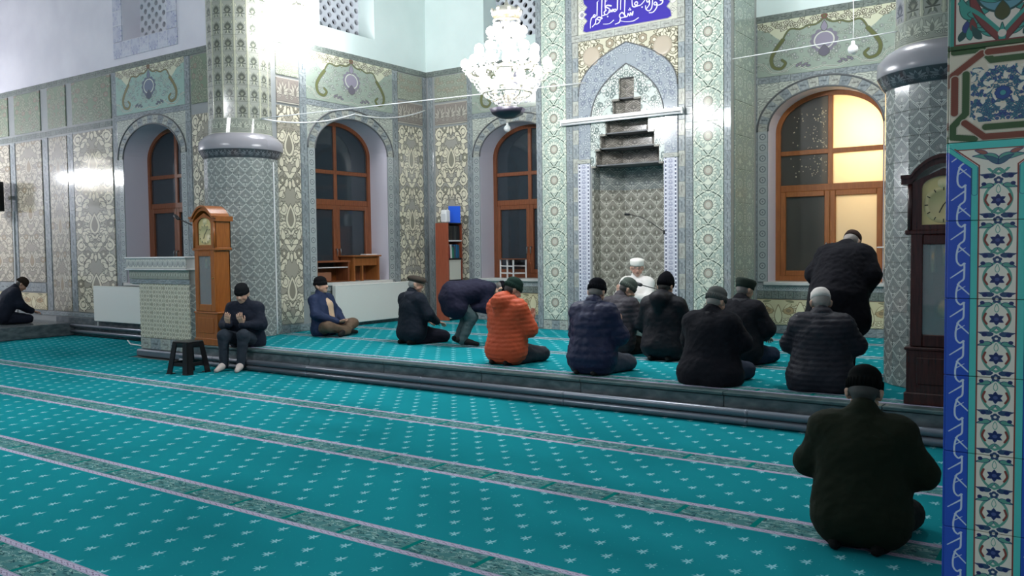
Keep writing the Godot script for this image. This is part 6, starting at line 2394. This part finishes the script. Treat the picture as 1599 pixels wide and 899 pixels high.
	for i in jv.size():
		var p := jv[i]
		var d := 0.010 * fn.get_noise_3d(p.x, p.y * 0.7, p.z) + 0.006 * fn.get_noise_3d(p.x * 3.0, p.y * 4.0, p.z * 3.0)
		if q > 0.0: d += c.get("puff", 0.012) * (absf(sin(PI * (p.y + 0.12 * p.z) / q)) - 0.7)
		if c.get("grid", false): d += 0.004 * (absf(sin(PI * p.x / 0.085)) - 0.7)
		jv[i] = p + jn[i] * d
		if c.pose == "kneel" or c.pose == "cross": jv[i].y = maxf(jv[i].y, 0.006)
	var cm := mat(Color.WHITE, c.get("sheen", 0.85))
	cm.vertex_color_use_as_albedo = true
	cm.metallic_specular = 0.34
	put(flesh([[jv, jb[1], lin(c.coat)]]), c.get("garment", "jacket"), cm, o)
	if c.get("collar", false):
		var cs := mb(true)
		lathe(cs, Transform3D(up, j.neck + up * Vector3(0, 0.0, 0.006)), [Vector2(0.112 + g * 0.4, -0.055), Vector2(0.108 + g * 0.3, -0.02), Vector2(0.092 + g * 0.2, 0.045), Vector2(0.082 + g * 0.2, 0.05), Vector2(0.078, 0.02)], 26, 0, TAU, Vector2.ONE, Vector3(1.0, 1, 0.95))
		obj(cs, "collar", mat((c.coat as Color).lightened(0.04), 0.85), o)
	if c.has("shirt_collar"):
		var ws := mb(true)
		lathe(ws, Transform3D(up, j.neck + up * Vector3(0, 0.03, 0.0)), [Vector2(0.074, 0.0), Vector2(0.071, 0.035), Vector2(0.066, 0.036), Vector2(0.064, 0.0)], 22)
		obj(ws, "shirt_collar", mat(c.shirt_collar, 0.8), o)
	# open front: what is worn underneath
	if c.has("shirt"):
		var sb := blob([[j.pel + up * Vector3(0, 0.06, -0.075 - g), j.chest + up * Vector3(0, 0.02, -0.085 - g), 0.085, 0.075], [j.chest + up * Vector3(0, 0.02, -0.085 - g), j.neck + up * Vector3(0, -0.03, -0.045), 0.07, 0.045]], 0.014, 60.0)
		put(flesh([[sb[0], sb[1], lin(c.shirt)]]), "pullover", cm, o)
	# trousers
	var tb := []
	for s in [-1.0, 1.0]:
		tb.append([j.pel, mx(j.hip, s), 0.115, 0.108])
		tb.append([mx(j.hip, s), mx(j.kn, s), 0.102, 0.078])
		tb.append([mx(j.kn, s), mx(j.an, s), 0.076, 0.058])
	var tq := blob(tb, 0.0165, 55.0)
	var tv: PackedVector3Array = tq[0]
	var tn := normals_of(tv, tq[1])
	for i in tv.size():
		var p := tv[i]
		tv[i] = p + tn[i] * 0.010 * fn.get_noise_3d(p.x * 1.5, p.y * 3.0, p.z * 1.5)
		if c.pose != "edge": tv[i].y = maxf(tv[i].y, 0.004)
	put(flesh([[tv, tq[1], lin(c.trouser)]]), "trousers", cm, o)
	# socks or shoes
	var fc: Color = lin(c.get("sock", c8(22, 22, 24)))
	for s in [-1.0, 1.0]:
		var along := (mx(j.to, s) - mx(j.an, s)).normalized()
		var fb := blob([[mx(j.an, s) - along * 0.045, mx(j.an, s) + along * 0.06, 0.042, 0.041], [mx(j.an, s) + along * 0.06, mx(j.to, s) + along * 0.03, 0.042, 0.030]], 0.011, 90.0)
		var fv: PackedVector3Array = fb[0]
		if c.pose != "edge":
			for i in fv.size(): fv[i].y = maxf(fv[i].y, 0.002)
		put(flesh([[fv, fb[1], fc]]), "sock", cm, o)
	hat(o, c, ht)
	return o

func lin(c: Color) -> Color:
	return c.srgb_to_linear()

func hat(o: Node3D, c: Dictionary, ht: Transform3D) -> void:
	var kind: String = c.get("hat", "beanie")
	var col: Color = c.get("hatc", c8(24, 24, 26))
	var m := mat(col, 0.95)
	m.metallic_specular = 0.15
	var s := mb(true)
	var b := Basis(Vector3(1, 0, 0), deg_to_rad(c.get("hat_tilt", -9.0)))
	var t := ht * Transform3D(b, Vector3(0, 0.0, 0.004))
	var sc := Vector3(0.94, 1, 1.10)
	match kind:
		"beanie":
			lathe(s, t, [Vector2(0.089, 0.012), Vector2(0.099, 0.016), Vector2(0.101, 0.04), Vector2(0.099, 0.066), Vector2(0.095, 0.07), Vector2(0.096, 0.085), Vector2(0.088, 0.115), Vector2(0.066, 0.140), Vector2(0.036, 0.155), Vector2(0, 0.160)], 28, 0, TAU, Vector2.ONE, sc)
		"peaked":
			lathe(s, t, [Vector2(0.089, 0.0), Vector2(0.099, 0.005), Vector2(0.102, 0.04), Vector2(0.100, 0.085), Vector2(0.086, 0.125), Vector2(0.060, 0.155), Vector2(0.032, 0.182), Vector2(0, 0.192)], 28, 0, TAU, Vector2.ONE, sc)
		"skullcap":
			lathe(s, t, [Vector2(0.086, 0.03), Vector2(0.094, 0.032), Vector2(0.095, 0.06), Vector2(0.088, 0.10), Vector2(0.066, 0.128), Vector2(0.03, 0.14), Vector2(0, 0.142)], 28, 0, TAU, Vector2.ONE, sc)
		"turban":
			lathe(s, t, [Vector2(0.086, 0.045), Vector2(0.098, 0.042), Vector2(0.104, 0.06), Vector2(0.109, 0.11), Vector2(0.104, 0.128), Vector2(0.07, 0.142), Vector2(0, 0.146)], 28, 0, TAU, Vector2.ONE, sc)
		"flat_top":
			lathe(s, t, [Vector2(0.088, 0.02), Vector2(0.099, 0.022), Vector2(0.101, 0.055), Vector2(0.108, 0.075), Vector2(0.112, 0.105), Vector2(0.104, 0.122), Vector2(0.05, 0.126), Vector2(0, 0.124)], 28, 0, TAU, Vector2.ONE, sc)
		"flat_cap":
			lathe(s, t * mv(0, 0, -0.012), [Vector2(0.086, 0.034), Vector2(0.098, 0.04), Vector2(0.113, 0.062), Vector2(0.116, 0.08), Vector2(0.098, 0.108), Vector2(0.05, 0.124), Vector2(0, 0.128)], 28, 0, TAU, Vector2.ONE, Vector3(0.94, 1, 1.2))
	var h := obj(s, {"beanie": "beanie", "peaked": "beanie", "skullcap": "skullcap", "turban": "cap", "flat_top": "cap", "flat_cap": "flat_cap"}[kind], m, o)
	if kind == "beanie" or kind == "peaked":
		s = mb(true)
		for k in 30:
			var a := TAU * k / 30
			tube(s, [t * (Vector3(cos(a) * 0.1005, 0.016, sin(a) * 0.1005) * sc), t * (Vector3(cos(a) * 0.1015, 0.064, sin(a) * 0.1015) * sc)], 0.0042, 5)
		obj(s, "ribbing", m, h)
	if kind == "flat_cap":
		var pts := PackedVector2Array()
		for p in arc(0, 0.05, 0.085, 0.085, 14, 0.25, PI - 0.25): pts.append(p)
		for p in arc(0, 0.02, 0.088, 0.055, 10, PI - 0.25, 0.25): pts.append(p)
		s = mb()
		prism(s, t * rt(0, 0.046, -0.04, -80, 0, 0), pts, -0.003, 0.003)
		obj(s, "visor", m, h)

func build_people() -> void:
	var black := c8(22, 22, 26)
	man("person kneeling in an orange padded jacket with hood and dark green beanie", {"at": Vector3(-5.60, HP, -8.04), "turn": -6.0, "pose": "kneel", "lean": 3.0, "arms": "dua", "bulk": 0.034, "coat": c8(188, 80, 48), "trouser": c8(44, 46, 52), "hat": "beanie", "hatc": c8(38, 56, 50), "quilt": 0.048, "puff": 0.007, "hood": true, "sheen": 0.55, "nod": 18.0, "look": -24.0, "ts": 1.0})
	man("person kneeling in a navy quilted jacket and black beanie at the platform edge", {"at": Vector3(-4.38, HP, -7.86), "turn": -4.0, "pose": "kneel", "lean": 5.0, "arms": "dua", "bulk": 0.045, "coat": c8(30, 38, 62), "trouser": c8(58, 62, 76), "hat": "beanie", "hatc": c8(20, 21, 26), "quilt": 0.085, "puff": 0.006, "grid": true, "sheen": 0.5, "hair": Color(0.2, 0.175, 0.16), "nod": 12.0, "look": 6.0, "size": 1.0, "ts": 1.0, "collar": true})
	man("person kneeling in a grey brown padded jacket and grey green beanie before the white robe", {"at": Vector3(-4.90, HP, -9.42), "turn": -14.0, "pose": "kneel", "lean": 10.0, "arms": "thigh", "bulk": 0.026, "coat": c8(54, 50, 56), "trouser": black, "hat": "beanie", "hatc": c8(78, 86, 80), "quilt": 0.06, "puff": 0.006, "sheen": 0.6, "nod": 24.0, "look": -30.0, "ts": 0.93, "collar": true})
	man("person kneeling in a black hooded jacket and tall black beanie", {"at": Vector3(-4.22, HP, -9.22), "turn": 4.0, "pose": "kneel", "lean": 2.0, "arms": "thigh", "bulk": 0.026, "coat": c8(26, 28, 33), "trouser": black, "hat": "peaked", "hatc": c8(18, 19, 23), "hood": true, "sheen": 0.55, "nod": 8.0, "look": -10.0, "ts": 1.0})
	man("person kneeling in a long charcoal overcoat and grey knitted beanie", {"at": Vector3(-3.10, HP, -7.90), "turn": -4.0, "pose": "kneel", "lean": 4.0, "arms": "dua", "bulk": 0.052, "coat": c8(27, 27, 30), "garment": "overcoat", "hem": 0.12, "trouser": c8(52, 58, 72), "hat": "beanie", "hatc": c8(86, 88, 86), "hair": Color(0.26, 0.23, 0.21), "sheen": 0.95, "nod": 12.0, "look": -14.0, "ts": 0.86, "collar": true})
	man("person kneeling in a dark jacket and flat topped dark green cap", {"at": Vector3(-3.30, HP, -9.25), "turn": -8.0, "pose": "kneel", "lean": 6.0, "arms": "thigh", "bulk": 0.034, "coat": c8(24, 26, 31), "trouser": c8(36, 44, 64), "hat": "flat_top", "hatc": c8(48, 56, 51), "hair": Color(0.2, 0.18, 0.165), "sheen": 0.9, "nod": 8.0, "look": -18.0, "ts": 0.95, "collar": true})
	man("person standing bent forward in a black coat and brown cap by the fogged window", {"at": Vector3(-2.2, HP, -8.95), "turn": -8.0, "pose": "stand", "lean": 32.0, "arms": "down", "bulk": 0.075, "hem": 0.16, "coat": c8(20, 20, 24), "garment": "overcoat", "trouser": c8(20, 20, 24), "hat": "skullcap", "hatc": c8(62, 50, 46), "hair": Color(0.3, 0.27, 0.25), "sheen": 0.9, "nod": 42.0, "look": 0.0, "size": 0.98, "ts": 0.95, "collar": true, "shirt_collar": c8(196, 180, 176)})
	man("person kneeling in a dark quilted jacket and white skullcap", {"at": Vector3(-2.12, HP, -8.04), "turn": 6.0, "pose": "kneel", "lean": 4.0, "arms": "thigh", "bulk": 0.044, "coat": c8(36, 38, 46), "hem": 0.08, "trouser": black, "hat": "skullcap", "hatc": c8(216, 210, 204), "hair": Color(0.28, 0.25, 0.23), "quilt": 0.045, "puff": 0.007, "sheen": 0.6, "nod": 12.0, "look": 18.0, "hat_tilt": -16.0, "ts": 0.88, "collar": true})
	man("person sitting on the near carpet in a dark olive pullover and black beanie", {"at": Vector3(-1.05, 0.0, -4.82), "turn": 2.0, "pose": "kneel", "lean": 5.0, "arms": "thigh", "bulk": 0.03, "coat": c8(30, 34, 26), "garment": "pullover", "trouser": c8(22, 22, 24), "hat": "beanie", "hatc": c8(18, 20, 20), "sheen": 0.95, "nod": 16.0, "look": 4.0, "size": 0.98, "ts": 0.95})
	man("person kneeling in a dark navy suit jacket and tweed flat cap near the bookcase", {"at": Vector3(-7.96, HP, -9.10), "turn": -12.0, "pose": "kneel", "lean": 2.0, "arms": "thigh", "bulk": 0.018, "coat": c8(26, 30, 42), "garment": "suit_jacket", "trouser": c8(26, 28, 38), "hat": "flat_cap", "hatc": c8(66, 60, 54), "hair": Color(0.38, 0.34, 0.31), "sheen": 0.9, "nod": 4.0, "look": -30.0, "ts": 0.95, "collar": true, "shirt_collar": c8(206, 206, 206)})
	man("person bowing low in a dark navy jacket and grey green trousers", {"at": Vector3(-7.12, HP, -9.12), "turn": -38.0, "pose": "bow", "lean": 84.0, "arms": "knees", "bulk": 0.024, "hem": 0.05, "coat": c8(26, 28, 44), "trouser": c8(66, 80, 82), "hat": "beanie", "hatc": black, "sheen": 0.8, "nod": 80.0})
	man("person sitting cross legged against the bay wall in an open navy jacket over beige pullover", {"at": Vector3(-9.95, HP, -9.22), "turn": -78.0, "pose": "cross", "lean": -8.0, "arms": "lap", "bulk": 0.018, "coat": c8(36, 48, 76), "shirt": c8(196, 168, 140), "trouser": c8(98, 80, 64), "hat": "beanie", "hatc": c8(26, 26, 28), "sheen": 0.7, "nod": -12.0, "look": 4.0, "tache": true, "ts": 0.95})
	man("person seated on the platform edge by the oak clock with hands raised in prayer", {"at": Vector3(-9.80, HP, -7.62), "turn": 206.0, "pose": "edge", "lean": 10.0, "arms": "dua", "bulk": 0.020, "coat": c8(28, 32, 44), "trouser": c8(42, 48, 58), "sock": c8(190, 178, 172), "hat": "beanie", "hatc": c8(30, 32, 34), "sheen": 0.8, "nod": 12.0, "look": 4.0, "ts": 0.95})
	man("person sitting hunched forward on the far left marble ledge in dark clothes", {"at": Vector3(-17.5, 0.252, -7.98), "turn": -14.0, "pose": "kneel", "lean": 30.0, "arms": "reach", "bulk": 0.04, "coat": c8(28, 32, 44), "trouser": c8(28, 32, 44), "hat": "beanie", "hatc": c8(52, 44, 38), "nod": 34.0, "look": 0.0})
	var im := man("person seated facing the rows in a white robe, glasses and white rounded cap", {"at": Vector3(-5.62, HP + 0.155, -11.19), "turn": 176.0, "pose": "kneel", "lean": 2.0, "arms": "dua", "bulk": 0.016, "hem": 0.06, "coat": c8(226, 222, 218), "garment": "robe", "shirt_collar": c8(26, 24, 26), "trouser": c8(200, 200, 196), "hat": "turban", "hatc": c8(238, 234, 226), "hair": Color(0.2, 0.19, 0.18), "skin": Color(0.56, 0.33, 0.25), "sheen": 0.8, "nod": 4.0, "look": 34.0, "hat_tilt": -4.0})
	glasses(im, 34.0)

func glasses(o: Node3D, look: float) -> void:
	var j := joints("kneel", 2.0, "dua")
	var up := Basis(Vector3(1, 0, 0), -deg_to_rad(2.0))
	var hb := Basis.from_euler(Vector3(-deg_to_rad(4.0), deg_to_rad(look), 0))
	var ht := Transform3D(hb, j.neck + up * Vector3(0, 0.045, 0.0) + hb * Vector3(0, 0.100, -0.035))
	var s := mb(true)
	for sx in [-1.0, 1.0]:
		var pts := []
		for k in 17:
			var a := TAU * k / 16
			pts.append(ht * Vector3(sx * 0.033 + cos(a) * 0.024, -0.002 + sin(a) * 0.016, -0.108))
		tube(s, pts, 0.0022, 5)
		tube(s, [ht * Vector3(sx * 0.057, 0.004, -0.106), ht * Vector3(sx * 0.086, 0.006, -0.05), ht * Vector3(sx * 0.09, 0.006, 0.01)], 0.002, 5)
	tube(s, [ht * Vector3(-0.009, 0.002, -0.110), ht * Vector3(0.009, 0.002, -0.110)], 0.002, 5)
	obj(s, "glasses", M.black, o)

# ---------------------------------------------------------------- cables, microphones and other small things
func cable(label: String, pts: Array, r: float, sag := 0.0, m: Material = null) -> void:
	var q := []
	for i in pts.size() - 1:
		for k in 12:
			var t := k / 12.0
			q.append(pts[i].lerp(pts[i + 1], t) - Vector3(0, sag * 4.0 * t * (1.0 - t), 0))
	q.append(pts[-1])
	var s := mb(true)
	tube(s, q, r, 6)
	tag(obj(s, "cable", m if m else M.cable, self), label, "cable")

func build_small_things() -> void:
	var cu := thing("floor_cushion", "thick grey green cushion under the seated person in a white robe", "cushion", Vector3(-5.62, HP, -11.19))
	box("pad", mat(c8(92, 108, 104), 0.9), cu, -0.36, 0.36, 0.002, 0.155, -0.34, 0.34, 0.05)
	box("piping", mat(c8(70, 84, 82), 0.9), cu, -0.362, 0.362, 0.07, 0.085, -0.342, 0.342, 0.006)
	cable("white sagging cable strung from the round column to the bay corner", [Vector3(-10.62, 3.62, -8.62), Vector3(-10.72, 3.95, -10.7), Vector3(-10.74, 4.25, -12.6)], 0.012, 0.10)
	cable("thin white straight cable from the round column across to the niche", [Vector3(-10.6, 3.62, -8.6), Vector3(-6.66, 4.15, ZB + 0.05)], 0.008, 0.0)
	cable("thin white cable strung from the niche towards the right column", [Vector3(-4.32, 4.2, ZB + 0.03), Vector3(-1.62, 3.56, -8.62)], 0.006, 0.0)
	cable("white cable duct running up the side of the left round column", [Vector3(-10.655, HP + 0.02, -8.86), Vector3(-10.655, 2.98, -8.86)], 0.014)
	cable("white cable running up the hall wall below the black loudspeaker", [Vector3(-18.9, 0.3, ZA + 0.03), Vector3(-18.9, 2.5, ZA + 0.03)], 0.02)
	cable("white vertical pipe on the back wall right of the fogged window", [Vector3(-2.36, 2.0, ZW + 0.05), Vector3(-2.36, 4.95, ZW + 0.05)], 0.022)
	cable("thin white horizontal cable below the wall box right of the window", [Vector3(-2.62, 1.55, ZW + 0.05), Vector3(-2.2, 1.56, ZW + 0.05)], 0.012)
	cable("white loose cable lying at the foot of the hall wall", [Vector3(-14.4, 0.03, -8.6), Vector3(-13.9, 0.016, -8.35), Vector3(-12.6, 0.016, -8.2)], 0.012)
	for k in 2:
		var p: Vector3 = [Vector3(-8.75, 3.72, -12.5), Vector3(-2.55, 3.95, -10.95)][k]
		var b := thing("globe_bulb", ["small white unlit globe bulb hanging before the left back window", "small white unlit globe bulb hanging before the panel over the right window"][k], "bulb", p)
		var s := mb(true)
		lathe(s, Transform3D.IDENTITY, [Vector2(0, -0.062), Vector2(0.025, -0.057), Vector2(0.046, -0.042), Vector2(0.058, -0.02), Vector2(0.062, 0), Vector2(0.056, 0.026), Vector2(0.040, 0.046), Vector2(0.024, 0.058), Vector2(0.02, 0.10), Vector2(0, 0.10)], 16)
		obj(s, "globe", M.white_plastic, b)
		s = mb(true)
		tube(s, [Vector3(0, 0.10, 0), Vector3(0.0, 0.3, -0.02), Vector3(0, 0.6, [-0.23, 0.0][k])], 0.004, 5)
		obj(s, "flex", M.cable, b)
	# wall box beside the right window
	var wb := thing("wall_box", "tall pale grey wall box right of the fogged window", "box", Vector3(-2.36, 1.64, ZW + 0.02))
	box("housing", mat(c8(190, 190, 184), 0.35), wb, -0.09, 0.10, 0.05, 0.86, 0.0, 0.10, 0.012)
	box("outlet", M.black, wb, -0.085, 0.095, 0.0, 0.05, 0.0, 0.09, 0.006)
	# loudspeaker high on the hall wall
	var sp := thing("loudspeaker", "black loudspeaker fixed high on the far left hall wall", "loudspeaker", Vector3(-19.15, 2.5, ZA + 0.36), 20.0)
	box("cabinet", M.black, sp, -0.2, 0.2, 0, 0.62, -0.17, 0.17, 0.015)
	box("grille", mat(c8(34, 34, 36), 0.8), sp, -0.18, 0.18, 0.03, 0.59, 0.171, 0.178)
	box("bracket", M.steel, sp, -0.04, 0.04, 0.26, 0.34, -0.29, -0.17)
	# microphones
	var s := mb(true)
	var m1 := thing("microphone", "black gooseneck microphone held out before the seated person in a white robe", "microphone", Vector3(-4.95, HP, -10.75))
	s = mb(true)
	lathe(s, Transform3D.IDENTITY, [Vector2(0.0, 0.0), Vector2(0.12, 0.0), Vector2(0.12, 0.015), Vector2(0.02, 0.03), Vector2(0, 0.03)], 20)
	obj(s, "base", M.black, m1)
	s = mb(true)
	tube(s, [Vector3(0, 0.03, 0), Vector3(0.02, 0.55, 0), Vector3(0, 0.70, 0), Vector3(-0.12, 0.74, 0), Vector3(-0.34, 0.79, 0.0)], 0.007, 8)
	obj(s, "gooseneck", M.black, m1)
	s = mb(true)
	lathe(s, rt(-0.34, 0.79, 0, 0, 0, 78), [Vector2(0.012, -0.02), Vector2(0.024, 0.0), Vector2(0.026, 0.06), Vector2(0.015, 0.085), Vector2(0, 0.09)], 12)
	obj(s, "head", M.black, m1)
	var m2 := thing("microphone", "thin black wall microphone on a boom inside the prayer niche", "microphone", Vector3(-5.36, 2.0, ZB - 0.2))
	s = mb(true)
	tube(s, [Vector3(0, -0.19, 0.22), Vector3(-0.2, -0.05, 0.24), Vector3(-0.36, 0.04, 0.26), Vector3(-0.56, 0.09, 0.28)], 0.006, 6)
	obj(s, "boom", M.black, m2)
	s = mb(true)
	lathe(s, rt(-0.56, 0.09, 0.28, 0, 0, 85), [Vector2(0.010, -0.02), Vector2(0.02, 0.0), Vector2(0.022, 0.06), Vector2(0, 0.075)], 10)
	obj(s, "head", M.black, m2)
	box("clamp", M.black, m2, -0.01, 0.02, -0.22, -0.16, 0.20, 0.26, 0.004)
	var m3 := thing("microphone", "black boom microphone sticking out left of the oak clock", "microphone", Vector3(-11.2, 1.54, -7.75))
	s = mb(true)
	tube(s, [Vector3(0.12, 0.0, -0.05), Vector3(0.16, 0.36, -0.04), Vector3(0.08, 0.44, 0.0), Vector3(-0.16, 0.56, 0.1)], 0.009, 6)
	obj(s, "boom", M.black, m3)
	s = mb(true)
	lathe(s, mv(0.12, 0.0, -0.05), [Vector2(0, -0.005), Vector2(0.08, 0), Vector2(0.08, 0.012), Vector2(0.015, 0.02), Vector2(0, 0.02)], 16)
	obj(s, "foot", M.black, m3)
	s = mb(true)
	lathe(s, rt(-0.16, 0.56, 0.1, 0, 0, 62), [Vector2(0.014, -0.02), Vector2(0.026, 0.0), Vector2(0.026, 0.10), Vector2(0.012, 0.12), Vector2(0, 0.12)], 10)
	obj(s, "head", M.black, m3)
